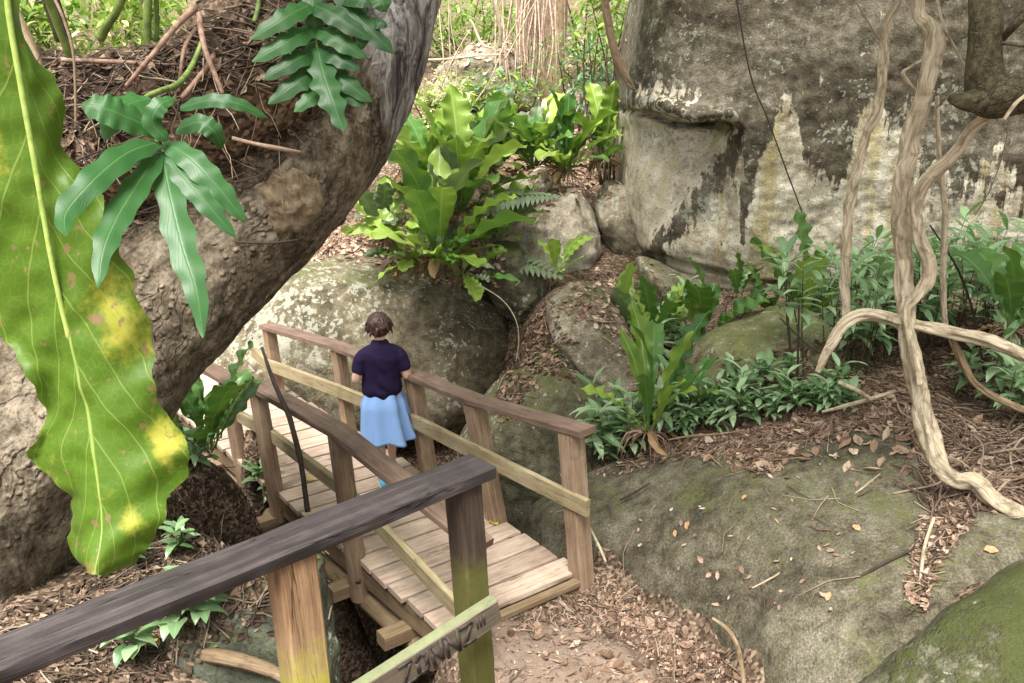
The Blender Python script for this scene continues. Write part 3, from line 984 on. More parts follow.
# ------------------------------------------------------------------ footbridge
bridge = empty('footbridge', BR(DECKLEN / 2, WID / 2, 0), 'weathered timber footbridge with plank deck and wooden rails crossing the rocky gully', 'footbridge')
mb = MB()
NPL = 27
pw = DECKLEN / NPL
for k in range(NPL):
    s = (k + .5) * pw
    ov = U(-.008, .012)
    a = BR(s, -.015 - ov, -.022 + U(-.002, .002))
    b = BR(s + U(-.006, .006), WID + .03 + U(-.02, .02), -.022 + U(-.002, .002))
    board(mb, [a, b], pw - .024, .044, r=U(.25, .9), c=.004, step=.15, wear=.002)
mb.build('plank_deck', M['deck'], bridge)
# front edge board and step lip
mb = MB()
board(mb, [BR(-.045, -.02, -.055), BR(-.045, WID + .02, -.055)], .07, .05, r=.45)
board(mb, [BR(-.03, .0, -.135), BR(-.03, WID, -.135)], .05, .12, r=.3)
mb.build('edge_board', M['stringer'], bridge)
for w in (.04, WID - .04):
    mb = MB()
    board(mb, [BR(-.0, w, -.145), BR(DECKLEN, w, -.145)], .06, .19, r=U(.3, .6), step=.3)
    mb.build('stringer', M['stringer'], bridge)
mb = MB()
tube(mb, [(*BR(.2, .06, -.42), .075), (*BR(1.5, .05, -.40), .08), (*BR(3.4, .05, -.42), .08), (*BR(5.8, .06, -.42), .075)], n=8, seg=12, bump=.12)
mb.build('bearer', M['stringer'], bridge)
mb = MB()
tube(mb, [(*BR(.2, WID - .06, -.42), .075), (*BR(3.4, WID - .05, -.42), .08), (*BR(5.8, WID - .06, -.42), .075)], n=8, seg=12, bump=.12)
mb.build('bearer', M['stringer'], bridge)
for s in (.50, 1.25, 2.6, 4.0):
    mb = MB()
    board(mb, [BR(s, -.20, -.30), BR(s, WID + .18, -.30)], .13, .11, r=U(.3, .7))
    mb.build('cross_beam', M['stringer'], bridge)

def plumb(bx, by, tx, ty, z0=0.0, zb=None):
    """a post from a base seen at (bx,by) on the deck level to a top seen at (tx,ty); returns base, top"""
    b = P(bx, by, z=z0)
    t = P(tx, ty, D=b.y + (b.x - P(tx, ty, D=b.y).x) * .0)
    if zb is not None:
        d = (t - b) / (t.z - b.z)
        b = b + d * (zb - b.z)
    return b, t

def post_round(mb, b, t, rad, r=.5):
    n = max(3, int((t - b).length / .15))
    sdv = U(0, 40)
    def prof(i, L):
        return [((rad * (1.0 + .05 * noise.noise(Vector((math.cos(k / 7 * 3.14), math.sin(k / 7 * 3.14), L * 2 + sdv))))) * math.cos(2 * math.pi * k / 14), rad * math.sin(2 * math.pi * k / 14)) for k in range(14)]
    sweep(mb, [b.lerp(t, k / n) for k in range(n + 1)], prof, r, CR, True, U(0, 9), U(0, 9))

RP = []      # right-hand posts: base px, top px
for bx, by, tx, ty, wd in [(581, 571, 571, 431, .155), (496, 519, 474, 403, .15), (430, 476, 413, 378, .14), (350, 432, 338, 349, .13), (279, 394, 269, 329, .13)]:
    RP.append((*plumb(bx, by, tx, ty, 0.0), wd))
LP = []
for bx, by, tx, ty, wd in [(478, 655, 474, 543, .155), (355, 556, 338, 434, .16), (275, 490, 257, 389, .15), (240, 456, 226, 381, .145)]:
    LP.append((*plumb(bx, by, tx, ty, 0.0), wd))
print('right posts', [(round(t.z, 2), [round(c, 2) for c in b]) for b, t, w in RP])
print('left posts', [(round(t.z, 2), [round(c, 2) for c in b]) for b, t, w in LP])
for k, (b, t, w) in enumerate(RP):
    mb = MB()
    d = (t - b).normalized()
    board(mb, [b - d * (.18 if k == 0 else .45), t], w * .92, w * .92, r=U(.35, .8), c=.008, up=AX)
    mb.build('post', M['post'], bridge)
for k, (b, t, w) in enumerate(LP):
    mb = MB()
    d = (t - b).normalized()
    post_round(mb, b - d * (.38 if k < 2 else .3), t, w / 2, U(.3, .6))
    o = mb.build('post', M['post'], bridge)
    if k == 1:
        mb = MB()
        q = b - d * .17
        dv = Vector((-q.x, -q.y, 0)).normalized()
        q = q + dv * (w / 2 - .004)
        def bprof(i, L): return [(.022 * math.cos(2 * math.pi * j / 6), .022 * math.sin(2 * math.pi * j / 6)) for j in range(6)]
        sweep(mb, [q, q + dv * .016], bprof)
        mb.build('bolt', M['bolt'], o)
UPV = Vector((0, 0, 1))
# top rails: flat boards on the posts
tops = [t for b, t, w in RP]
e0 = tops[0] + (tops[0] - tops[1]).normalized() * .16
mb = MB()
line = [e0] + tops[:4] + [tops[4] + (tops[4] - tops[3]).normalized() * .08]
board(mb, [p + UPV * .03 for p in line], .17, .05, r=.62, wear=.003, up=UPV)
mb.build('handrail', M['rail'], bridge)
ltop = [t for b, t, w in LP]
e0 = P(484, 551, D=ltop[0].y - .06)
e1 = P(200, 366, D=ltop[3].y + .15)
mb = MB()
board(mb, [p + UPV * .03 for p in [e0] + ltop + [e1]], .17, .055, r=.4, wear=.003, up=UPV)
mb.build('handrail', M['rail'], bridge)
# mid rails: boards on edge, fixed to the inner/near faces
def midrail(px, posts, side, w=.045, h=.15, ext=None, r=.5):
    pts = []
    for (x, y), (b, t, wd) in zip(px, posts):
        pts.append(P(x, y, D=(b.y + t.y) / 2) )
    return pts
mp = midrail([(578, 495), (482, 448), (421, 418), (345, 388), (273, 362)], RP, 1)
off = -CR * .10
mp = [p + Vector((-.06, -.07, 0)) for p in mp]
mp = [mp[0] + (mp[0] - mp[1]).normalized() * .17] + mp + [P(253, 351, D=RP[4][0].y + .15)]
mb = MB()
board(mb, mp, .045, .135, r=.6, up=UPV)
mb.build('mid_rail', M['mid'], bridge)
lm = [P(461, 612, D=LP[0][0].y - .12), P(352, 497, D=LP[1][0].y + .08), P(268, 432, D=LP[2][0].y + .06), P(236, 414, D=LP[3][0].y + .04), P(200, 404, D=LP[3][0].y + .2)]
mb = MB()
board(mb, lm, .05, .12, r=.5, up=UPV)
mb.build('mid_rail', M['mid'], bridge)

# ------------------------------------------------------------------ stair railing in the foreground
RT = P(490, 466, D=2.72); RT0 = P(-60, 668, D=1.62)
RT0.z = RT.z + .0
def on_rail(x):
    """point on the rail's axis at picture column x"""
    lo, hi = 0.0, 1.2
    for _ in range(40):
        m = (lo + hi) / 2
        if proj(RT.lerp(RT0, m))[0] > x: lo = m
        else: hi = m
    return RT.lerp(RT0, lo)
zr = P(488, 468, D=2.72).z
RT = P(486, 462, z=zr - .0); RT0 = P(-40, 672, z=zr)
rail = empty('stair_railing', (RT.x, RT.y, gz(RT.x, RT.y)), 'dark timber handrail with two mossy posts and a spray-painted mid board in the foreground', 'railing')
mb = MB()
perp = (RT - RT0).cross(UPV).normalized()
board(mb, [RT - UPV * .023 - perp * .02, RT0 - UPV * .023 - perp * .02], .15, .05, r=.5, wear=.003, c=.007, step=.06, up=UPV)
mb.build('handrail', M['dark'], rail)
def near_post(px_top, px_bot, w, d, mat, r):
    tp = on_rail(px_top)
    tp = tp - UPV * .05 - perp * .02
    b = P(*px_bot, D=tp.y - .0)
    dirn = (b - tp).normalized()
    zb = gz(b.x, b.y) - .25
    b2 = tp + dirn * ((zb - tp.z) / dirn.z)
    mb = MB()
    board(mb, [b2, tp], w, d, r=r, c=.009, step=.08, wear=.004, up=perp)
    z0, z1 = min(p.z for p in mb.v), max(p.z for p in mb.v)
    mb.extra['moss'] = [1 - 1.6 * sstep(z1 - .62, z1 - .08, p.z) for p in mb.v]
    mb.build('post', M[mat], rail)
    return tp, b2
pA, pA2 = near_post(466, (478, 683), .105, .10, 'darkpost', .5)
pB, pB2 = near_post(292, (306, 683), .125, .11, 'yellowpost', .6)
# mid board, fixed to the near faces of the posts, with spray paint on it
m0 = P(496, 594, D=pA.y - .10); m1 = P(345, 690, D=pB.y + .02)
dm = (m1 - m0)
m1 = m0 + dm * 1.5
mb = MB()
perp2 = (m0 - m1).cross(UPV).normalized()
MBW, MBH = .05, .105
board(mb, [m0 - UPV * .06, m1 - UPV * .06], MBW, MBH, r=.45, c=.006, step=.06, wear=.002, up=UPV)
mtop = [(p - m0).dot((m0 - m1).normalized().cross(perp2)) for p in mb.v]
mb.extra['moss'] = [.75 if abs(t) < .0105 else -.6 for t in mtop]
midb = mb.build('mid_rail', M['greenmid'], rail)
# spray-painted letters
fr = frames([m0 - UPV * .06, m1 - UPV * .06], UPV)[0]
sside, nup = fr
face = -1 if (sside.dot(Vector((0, -1, 0))) < 0) else 1
dirm = (m1 - m0).normalized()
def brd(u, v):
    """u metres back from the board's end, v metres above its middle, just proud of its near face"""
    return m0 - UPV * .06 + dirm * u + nup * v + sside * face * (MBW / 2 + .0035)
mb = MB()
def stroke(pts, w=.011):
    q = [brd(u, v) for u, v in pts]
    for a, b in zip(q[:-1], q[1:]):
        t = (b - a).normalized()
        n = t.cross(sside).normalized() * w / 2
        a2, b2 = a - t * w * .3, b + t * w * .3
        o = sside * face * .002
        vs = [a2 - n, a2 + n, b2 + n, b2 - n, a2 - n + o, a2 + n + o, b2 + n + o, b2 - n + o]
        mb.add(vs, [[0, 1, 2, 3], [7, 6, 5, 4], [0, 4, 5, 1], [1, 5, 6, 2], [2, 6, 7, 3], [3, 7, 4, 0]])
# read from the left: Z O N N Z and three ticks (u runs back towards the left)
def glyph(u0, strokes, w):
    for st in strokes:
        stroke([(u0 - x * w + U(-.006, .006), -.046 + y * .086 + U(-.006, .006)) for x, y in st], U(.010, .019))
gw = .046
random.seed(3)
glyph(.415, [[(0, 1), (1, .95), (.0, .05), (1, 0)]], gw)
glyph(.352, [[(.5, 1), (.05, .7), (.1, .2), (.5, 0), (.95, .25), (.95, .75), (.5, 1)]], gw)
glyph(.290, [[(0, 0), (.1, 1), (.85, .05), (1, 1)]], gw)
glyph(.228, [[(0, 0), (.1, 1), (.85, .05), (1, 1)]], gw)
glyph(.166, [[(0, 1), (1, .95), (.0, .05), (1, 0)]], gw)
for k in range(3):
    stroke([(.095 - k * .014, .035), (.100 - k * .014, -.005)], .007)
mb.build('graffiti', M['paint'], midb)

# ------------------------------------------------------------------ the woman on the bridge
def remesh(mb, name, mat, parent, voxel, smooth=6, fac=.6, mtx=None):
    o = mb.build(name + '_tmp', mat, None)
    m = o.modifiers.new('r', 'REMESH')
    m.mode = 'VOXEL'
    m.voxel_size = voxel
    m.use_smooth_shade = True
    s = o.modifiers.new('s', 'SMOOTH')
    s.iterations = smooth
    s.factor = fac
    bpy.context.view_layer.update()
    dg = bpy.context.evaluated_depsgraph_get()
    me = bpy.data.meshes.new_from_object(o.evaluated_get(dg))
    me.name = name
    loc = o.location.copy()
    old = o.data
    bpy.data.objects.remove(o)
    bpy.data.meshes.remove(old)
    me.transform(Matrix.Translation(loc))
    if mtx is not None: me.transform(mtx)
    me.materials.clear()
    me.materials.append(mat)
    me.polygons.foreach_set("use_smooth", [True] * len(me.polygons))
    r = bpy.data.objects.new(name, me)
    COL.objects.link(r)
    if parent is not None: r.parent = parent
    return r

def limb(mb, rows, seg=14, n=6):
    """rows (x, y, z, rx[, ry]); elliptical tapered limb, closed with rounded ends"""
    rows = [tuple(r) if len(r) == 5 else (*r, r[3]) for r in rows]
    C = catmull(rows, n)
    pts = [Vector(c[:3]) for c in C]
    d0 = (pts[0] - pts[1]).normalized(); d1 = (pts[-1] - pts[-2]).normalized()
    r0, r1 = min(C[0][3:5]), min(C[-1][3:5])
    full, rad = [], []
    for a in (1.0, .85, .5):
        full.append(pts[0] + d0 * r0 * a * .8); f = math.sqrt(max(0.0, 1 - a * a)) + .02
        rad.append((C[0][3] * f, C[0][4] * f))
    for c, p in zip(C, pts):
        full.append(p); rad.append((c[3], c[4]))
    for a in (.5, .85, 1.0):
        full.append(pts[-1] + d1 * r1 * a * .8); f = math.sqrt(max(0.0, 1 - a * a)) + .02
        rad.append((C[-1][3] * f, C[-1][4] * f))
    # sections keep their x axis along the figure's left-right axis where possible
    vs, fs = [], []
    for i, p in enumerate(full):
        t = (full[min(len(full) - 1, i + 1)] - full[max(0, i - 1)]).normalized()
        xax = Vector((1, 0, 0))
        s = (xax - t * xax.dot(t))
        if s.length < .2: s = Vector((0, 1, 0)) - t * t.y
        s.normalize()
        n_ = s.cross(t).normalized()
        for k in range(seg):
            th = 2 * math.pi * k / seg
            vs.append(p + s * rad[i][0] * math.cos(th) + n_ * rad[i][1] * math.sin(th))
    for i in range(len(full) - 1):
        for k in range(seg):
            fs.append([i * seg + k, i * seg + (k + 1) % seg, (i + 1) * seg + (k + 1) % seg, (i + 1) * seg + k])
    fs.append(list(range(seg))[::-1])
    fs.append([(len(full) - 1) * seg + k for k in range(seg)])
    mb.add(vs, fs)

def ball(mb, c, r, seg=16, fn=None):
    vs, fs = [], []
    rx, ry, rz = r if isinstance(r, tuple) else (r, r, r)
    nn = seg // 2 + 2
    for j in range(nn + 1):
        ph = math.pi * j / nn
        for k in range(seg):
            th = 2 * math.pi * k / seg
            d = Vector((math.sin(ph) * math.cos(th), math.sin(ph) * math.sin(th), math.cos(ph)))
            f = fn(d) if fn else 1.0
            vs.append(Vector(c) + Vector((d.x * rx, d.y * ry, d.z * rz)) * f)
    for j in range(nn):
        for k in range(seg):
            fs.append([j * seg + k, (j + 1) * seg + k, (j + 1) * seg + (k + 1) % seg, j * seg + (k + 1) % seg])
    mb.add(vs, fs)

# the figure in its own frame: x to her right, y ahead, z up, 1.6 m tall
body = MB()
limb(body, [(0, .0, .86, .165, .115), (0, .0, .98, .145, .10), (0, -.005, 1.12, .145, .10), (0, -.01, 1.24, .16, .10), (0, -.012, 1.315, .13, .075), (0, -.008, 1.345, .07, .06)])
limb(body, [(0, -.01, 1.32, .056, .056), (0, .005, 1.40, .052, .054), (0, .022, 1.44, .052, .054)])
ball(body, (0, .03, 1.505), (.072, .093, .108), 20, lambda d: 1 - .14 * max(0, d.y) * max(0, -d.z) - .05 * abs(d.x) * max(0, -d.z))
limb(body, [(0, .112, 1.512, .011), (0, .130, 1.486, .014), (0, .122, 1.478, .015)], n=3)        # nose
limb(body, [(-.02, .108, 1.448, .009), (0, .116, 1.448, .011), (.02, .108, 1.448, .009)], n=3)    # lips
ball(body, (0, .098, 1.415), (.028, .024, .022))                                                   # chin
for s in (-1, 1):
    ball(body, (s * .076, .02, 1.495), (.012, .022, .034))                                        # ear
    # arm: upper arm down and slightly out, forearm forward and in
    limb(body, [(s * .145, -.014, 1.262, .048, .048), (s * .182, -.025, 1.19, .047), (s * .212, -.035, 1.10, .046), (s * .228, -.035, 1.035, .043)])
    limb(body, [(s * .228, -.037, 1.035, .043), (s * .216, .06, 1.03, .041), (s * .185, .16, 1.05, .031), (s * .160, .22, 1.065, .025)])
    # hand: palm, four fingers of different lengths, thumb from the side
    limb(body, [(s * .158, .222, 1.066, .024, .018), (s * .140, .262, 1.075, .037, .016), (s * .128, .292, 1.078, .038, .014)], n=3)
    for j, (fx, ln) in enumerate([(-.028, .062), (-.010, .072), (.009, .068), (.027, .052)]):
        a = Vector((s * .128 + fx * .95, .295 - abs(fx) * .2, 1.079))
        limb(body, [(a.x, a.y, a.z, .0085), (a.x - s * .006, a.y + ln * .5, a.z - .006, .0082), (a.x - s * .010, a.y + ln * .78, a.z - .026, .0075), (a.x - s * .010, a.y + ln * .82, a.z - .045, .0068)], seg=8, n=2)
    limb(body, [(s * .120, .250, 1.082, .012), (s * .098, .275, 1.088, .0105), (s * .090, .305, 1.082, .009)], seg=8, n=2)
# legs mid-stride: left leg behind, right leg ahead
limb(body, [(-.085, .0, .87, .095, .10), (-.075, -.01, .66, .075, .08), (-.060, -.02, .47, .054, .056), (-.055, -.075, .32, .055, .058), (-.045, -.15, .14, .036, .038), (-.042, -.165, .07, .034, .036)])
limb(body, [(.085, .0, .87, .095, .10), (.085, .06, .66, .075, .08), (.082, .13, .48, .054, .056), (.080, .145, .33, .052, .056), (.078, .17, .15, .036, .038), (.078, .175, .07, .034, .036)])
limb(body, [(-.042, -.18, .05, .032, .03), (-.040, -.10, .035, .038, .024), (-.038, -.03, .028, .036, .018)])
limb(body, [(.078, .165, .05, .032, .03), (.082, .24, .035, .038, .024), (.085, .32, .028, .036, .018)])

wp = P(384, 489, z=0.0)
HS = .975
heading = math.radians(14)
wm = Matrix.Translation(wp) @ Matrix.Rotation(heading, 4, 'Z') @ Matrix.Translation((.042, .17, .018)) @ Matrix.Scale(HS, 4)
WM = wm
woman = empty('person', wp, 'woman with short dark hair in navy T-shirt and light blue skirt on the footbridge', 'person')
inv = Matrix.Translation(-wp) @ wm
remesh(body, 'body', M['skin'], woman, .0065, 4, .5, inv)
# hair: short bob following the skull, fuller at the back
hair = MB()
def hairf(d):
    return 1.02 + .11 * fbm((d.x * 3, d.y * 3, d.z * 1.0), 2.4, 4)
ball(hair, (0, .008, 1.522), (.106, .118, .112), 40, hairf)
limb(hair, [(-.045, -.04, 1.50, .05), (-.03, -.045, 1.455, .036)], n=3)
limb(hair, [(.045, -.04, 1.50, .05), (.03, -.045, 1.455, .036)], n=3)
limb(hair, [(0, -.05, 1.50, .055), (0, -.05, 1.450, .038)], n=3)
limb(hair, [(-.078, .01, 1.52, .026), (-.076, .005, 1.455, .016)], n=3)
limb(hair, [(.078, .01, 1.52, .026), (.076, .005, 1.455, .016)], n=3)
# keep the face clear: hair stops at the front
hv = []
for p in hair.v:
    q = Vector(p)
    if q.y > .075 and q.z < 1.56: q.y = .075
    hv.append(q)
hair.v = hv
random.seed(8)
for k in range(110):
    a, e = U(0, 6.28), U(-.35, 1.5)
    d = Vector((math.cos(a) * math.cos(e), math.sin(a) * math.cos(e), math.sin(e)))
    if d.y > .55 and d.z < .5: continue
    p0 = Vector((d.x * .100, .008 + d.y * .112, 1.522 + d.z * .106))
    fl = Vector((d.x * .3 + U(-.3, .3), d.y * .3 - .15, -1 + max(0, d.z) * .8)).normalized()
    p1 = p0 + fl * .035 + d * .003
    p2 = p0 + fl * U(.05, .075) - d * .004
    limb(hair, [(*p0, .011), (*p1, .010), (*p2, .006)], seg=6, n=2)
remesh(hair, 'hair', M['hair'], woman, .0045, 2, .35, inv)
for s in (-1, 1):
    eb = MB()
    ball(eb, (s * .03, .108, 1.512), .013, 10)
    o = eb.build('eye', M['eye'], None, origin=(0, 0, 0))
    o.data.transform(inv); o.parent = woman
# T-shirt
ts = MB()
limb(ts, [(0, .0, .905, .186, .146), (0, .0, .96, .182, .140), (0, -.004, 1.08, .172, .126), (0, -.01, 1.22, .186, .124), (0, -.012, 1.285, .188, .108), (0, -.012, 1.325, .142, .088), (0, -.010, 1.345, .085, .070)], seg=32)
for s in (-1, 1):
    limb(ts, [(s * .08, -.012, 1.262, .07, .075), (s * .145, -.014, 1.252, .064, .072), (s * .180, -.020, 1.210, .064, .070), (s * .196, -.026, 1.165, .062, .064), (s * .205, -.029, 1.12, .062, .063)], seg=18)
tv = []
for p in ts.v:
    q = Vector(p)
    w = sstep(1.30, 1.0, q.z)
    fold = .015 * math.sin(q.z * 42 + q.x * 16 + 2 * math.sin(q.x * 20)) * w * (.4 + .6 * noise.noise(q * 7))
    fold += .012 * fbm(q, 9, 2) 
    q.y += fold
    tv.append(q)
ts.v = tv
remesh(ts, 'shirt', M['navy'], woman, .0075, 3, .5, inv)
# skirt: open at the hem, gathered folds, swinging out to her right
sk = MB()
NS, NR = 96, 26
vs = []
for layer in (0, 1):
    for j in range(NR + 1):
        t = j / NR
        z = .96 - .515 * t
        rx = lerp(.155, .198, sstep(0, .4, t)) + .055 * t * t
        ry = lerp(.115, .160, sstep(0, .4, t)) + .07 * t * t
        for k in range(NS):
            th = 2 * math.pi * k / NS
            f = (.007 + .040 * t ** 1.2) * (math.sin(9 * th + 1.1 * math.sin(2 * th)) * .6 + .5 * math.sin(5 * th + 1.7))
            x = (rx + f - layer * .006) * math.cos(th) + .035 * t * t
            y = (ry + f - layer * .006) * math.sin(th) - .01 * t
            zz_ = z + .022 * t * math.sin(3 * th + .6) - .03 * t * max(0, math.cos(th + 2.2))
            vs.append(Vector((x, y, zz_ + .006 * noise.noise(Vector((x * 12, y * 12, z * 5))))))
fs = []
o2 = NS * (NR + 1)
for j in range(NR):
    for k in range(NS):
        a, b = j * NS + k, j * NS + (k + 1) % NS
        fs.append([a, a + NS, b + NS, b])
        fs.append([o2 + a, o2 + b, o2 + b + NS, o2 + a + NS])
for k in range(NS):
    a, b = NR * NS + k, NR * NS + (k + 1) % NS
    fs.append([a, o2 + a, o2 + b, b])
sk.add(vs, fs)
o = sk.build('skirt', M['skirt'], None, origin=(0, 0, 0))
o.data.transform(inv); o.parent = woman
for fx, fy, tx in [(-.042, -.165, -.038), (.078, .175, .085)]:
    sh = MB()
    limb(sh, [(fx, fy - .045, .045, .036, .036), (fx, fy + .0, .052, .040, .046), (lerp(fx, tx, .5), fy + .09, .040, .043, .032), (tx, fy + .165, .030, .038, .022)])
    so = remesh(sh, 'shoe', M['shoe'], woman, .006, 3, .5, inv)
    sl = MB()
    limb(sl, [(fx, fy - .050, .006, .036, .012), (fx, fy + .02, .006, .038, .012), (lerp(fx, tx, .5), fy + .09, .006, .044, .012), (tx, fy + .17, .008, .038, .012)])
    s2 = remesh(sl, 'sole', M['sole'], so, .005, 2, .5, inv)

for root in (bridge, rail):
    for o in root.children:
        if o.type == 'MESH':
            o.data.set_sharp_from_angle(angle=math.radians(38))
midb.data.set_sharp_from_angle(angle=math.radians(38))

# ------------------------------------------------------------------ leaves
def blade(mb, base, d0, nrm, L, W, prof, droop=.8, fold=.12, wave=.0, wf=5.0, nL=12, nW=6, r=.5, lobes=0, ldepth=0.0, rag=0.0, twist=0.0, curlx=0.0):
    """one leaf as a bent, folded, wavy sheet. prof: [(t, half width share)]"""
    base = Vector(base)
    d = Vector(d0).normalized()
    n = Vector(nrm)
    n = (n - d * n.dot(d))
    if n.length < 1e-4: n = Vector((0, 0, 1)) - d * d.z
    if n.length < 1e-4: n = Vector((0, 1, 0))
    n.normalize()
    side = d.cross(n).normalized()
    step = L / nL
    p = base.copy()
    ph1, ph2 = U(0, 6.28), U(0, 6.28)
    vs, uvs = [], []
    for i in range(nL + 1):
        t = i / nL
        w = W * interp(prof, t)
        rl = 1 - rag * (.5 + abs(noise.noise(Vector((t * 7, ph1 * 9, 0))) * 1.4) - .5 + .5 * max(0, noise.noise(Vector((t * 19, ph1 * 5, 2)))))
        rr_ = 1 - rag * (abs(noise.noise(Vector((t * 7, ph2 * 9, 4))) * 1.4) + .5 * max(0, noise.noise(Vector((t * 19, ph2 * 5, 6)))))
        if lobes:
            w *= 1 - ldepth * (.5 + .5 * math.cos(2 * math.pi * lobes * t + ph1 * 0))
        for k in range(nW + 1):
            s = -1 + 2 * k / nW
            wv = wave * W * abs(s) ** 1.5 * math.sin(wf * 6.28 * t + (ph1 if s > 0 else ph2))
            q = p + side * (s * w * (rl if s < 0 else rr_)) + n * (fold * abs(s) * w + wv + curlx * s * s * w)
            vs.append(q)
            uvs.append((.5 + .5 * s, t))
        a = droop / nL * (0.4 + 1.2 * t)
        # bend towards the ground side of the leaf
        rot = Matrix.Rotation(-a, 3, side)
        d = (rot @ d).normalized()
        n = (rot @ n).normalized()
        if twist:
            rt = Matrix.Rotation(twist / nL, 3, d)
            side = (rt @ side).normalized(); n = (rt @ n).normalized()
        p = p + d * step
    fs = []
    for i in range(nL):
        for k in range(nW):
            a = i * (nW + 1) + k
            fs.append([a, a + 1, a + nW + 2, a + nW + 1])
    mb.add(vs, fs, uvs, r)
    return p

PADDLE = [(0, .10), (.12, .22), (.3, .55), (.5, .85), (.68, 1.0), (.82, .92), (.93, .6), (1, .06)]
LANCE = [(0, .08), (.12, .5), (.3, .92), (.45, 1), (.65, .8), (.85, .4), (1, .02)]
OVAL = [(0, .1), (.15, .65), (.35, 1), (.6, .92), (.85, .5), (1, .03)]

def paddle_plant(name, label, x, y, D, hpx, n, mats, spread=(.15, .75), wratio=.165, az=None, az_rng=math.pi * 2, group=None, roots=True, cat='plant', bend=(.2, 1.1), seed=0, lift=0.0, base=None):
    """rosette of long wavy paddle leaves; (x,y) base in the picture, hpx height of its leaves in the picture"""
    random.seed(seed + int(x * 7 + y * 13))
    b = Vector(base) if base is not None else P(x, y, D=D)
    L = hpx * depth(b) / FPX
    root = empty(name, b, label, cat, group)
    mbs = [MB() for _ in mats]
    stem = MB()
    for k in range(n):
        a = (az if az is not None else 0) + (k / n * az_rng - az_rng / 2) + U(-.35, .35)
        tilt = lerp(spread[0], spread[1], (k * .618) % 1) * 1.35 + U(-.22, .22)
        d = Vector((math.cos(a) * math.sin(tilt), math.sin(a) * math.sin(tilt), math.cos(tilt)))
        out = Vector((math.cos(a), math.sin(a), 0))
        nrm = (Vector((0, 0, 1)) * math.sin(tilt) - out * math.cos(tilt)) 
        l = L * U(.42, 1.0)
        st = l * U(.10, .2)
        p0 = b + out * U(.01, .05) + Vector((0, 0, U(-.02, .03)))
        p1 = p0 + d * st
        tube(stem, [(*p0, l * .012), (*p0.lerp(p1, .5), l * .010), (*(p1 + d * l * .06), l * .006)], n=2, seg=5)
        m = mbs[int(R() * len(mbs))]
        blade(m, p1, d, -nrm if False else nrm, l, l * wratio * U(.8, 1.15), PADDLE, droop=U(*bend), fold=U(.1, .35), wave=U(.10, .26), wf=U(3, 7), nL=34, nW=8, r=R(), twist=U(-.6, .6), rag=U(.15, .5))
    if roots:
        dm = MB()
        for k in range(max(3, n // 3)):
            a = U(0, 6.28); tl_ = U(.9, 1.7)
            d = Vector((math.cos(a) * math.sin(tl_), math.sin(a) * math.sin(tl_), math.cos(tl_)))
            l = L * U(.22, .5)
            blade(dm, b + d * .03, d, Vector((0, 0, 1)), l, l * wratio * U(.5, .9), PADDLE, droop=U(1.0, 2.0), fold=U(.3, .8), wave=.3, wf=U(4, 7), nL=16, nW=6, r=R(), twist=U(-1.5, 1.5), rag=.5)
        dm.build('dead_leaves', M['leaf_dead'], root)
    for m, mt in zip(mbs, mats):
        if m.v: m.build('foliage', M[mt], root)
    stem.build('stem', M['stem_green'], root)
    if roots:
        rt = MB()
        for k in range(34):
            a = U(0, 6.28)
            l = L * U(.10, .32)
            o = Vector((math.cos(a), math.sin(a), 0))
            p0 = b + o * .02
            p1 = p0 + o * l * .5 + Vector((0, 0, U(-.3, .1) * l))
            p2 = p0 + o * l * U(.6, .9) + Vector((0, 0, -l * U(.4, 1.0)))
            rr = U(.004, .010)
            tube(rt, [(*p0, rr), (*p1, rr), (*p2, rr * .5)], n=3, seg=4, r=R())
        rt.build('roots', M['root'], root)
    return root

# ------------------------------------------------------------------ leaning tree
random.seed(21)
tree = empty('leaning_tree', P(-130, 640, D=3.5), 'thick leaning tree trunk with rough brown bark crossing the upper left of the view', 'tree')
tp = pxtube([(-330, 800, 3.4, 175), (-130, 600, 3.6, 140), (-30, 490, 3.8, 116), (60, 400, 4.0, 103), (130, 320, 4.2, 89), (200, 253, 4.35, 80), (268, 188, 4.5, 76), (325, 122, 4.65, 69), (364, 62, 4.75, 60), (385, 0, 4.85, 55), (398, -70, 4.95, 54), (415, -240, 5.1, 52)])
C = catmull(tp, 16)
pts = [Vector(c[:3]) for c in C]
SEG = 110
def tprof(i, L):
    rr = C[i][3]
    out = []
    for k in range(SEG):
        th = 2 * math.pi * k / SEG
        w = Vector((math.cos(th) * 1.2, math.sin(th) * 1.2, L * 1.5))
        q = rr * (1 + .06 * fbm(w, .9, 3) + .035 * fbm(w, 3.4, 3)) 
        nb = noise.noise(Vector((math.cos(th) * 5.5, math.sin(th) * 5.5, L * 8)))
        q += .014 * max(0, nb - .3) * 2.0
        out.append((q * math.cos(th), q * math.sin(th)))
    return out
def densify(C, m):
    out = []
    for a, b in zip(C[:-1], C[1:]):
        for k in range(m): out.append(a + (b - a) * k / m)
    out.append(C[-1]); return out
C = densify(C, 2)
pts = [Vector(c[:3]) for c in C]
mb = MB()
sweep(mb, pts, tprof)
mb.extra['grey'] = [max(0.0, min(1.0, .5 + ((proj(v)[0] - 372) * .0105 - (proj(v)[1] - 80) * .003))) for v in mb.v]
mb.build('trunk', M['bark'], tree)
mb = MB()
tube(mb, pxtube([(150, 300, 4.35, 60), (70, 235, 4.5, 62), (-40, 200, 4.75, 60), (-160, 190, 5.0, 56), (-330, 215, 5.2, 52), (-480, 330, 5.2, 60)]), n=8, seg=40, bump=.12, bs=4)
mb.extra['grey'] = [0.0] * len(mb.v)
mb.build('limb', M['bark'], tree)
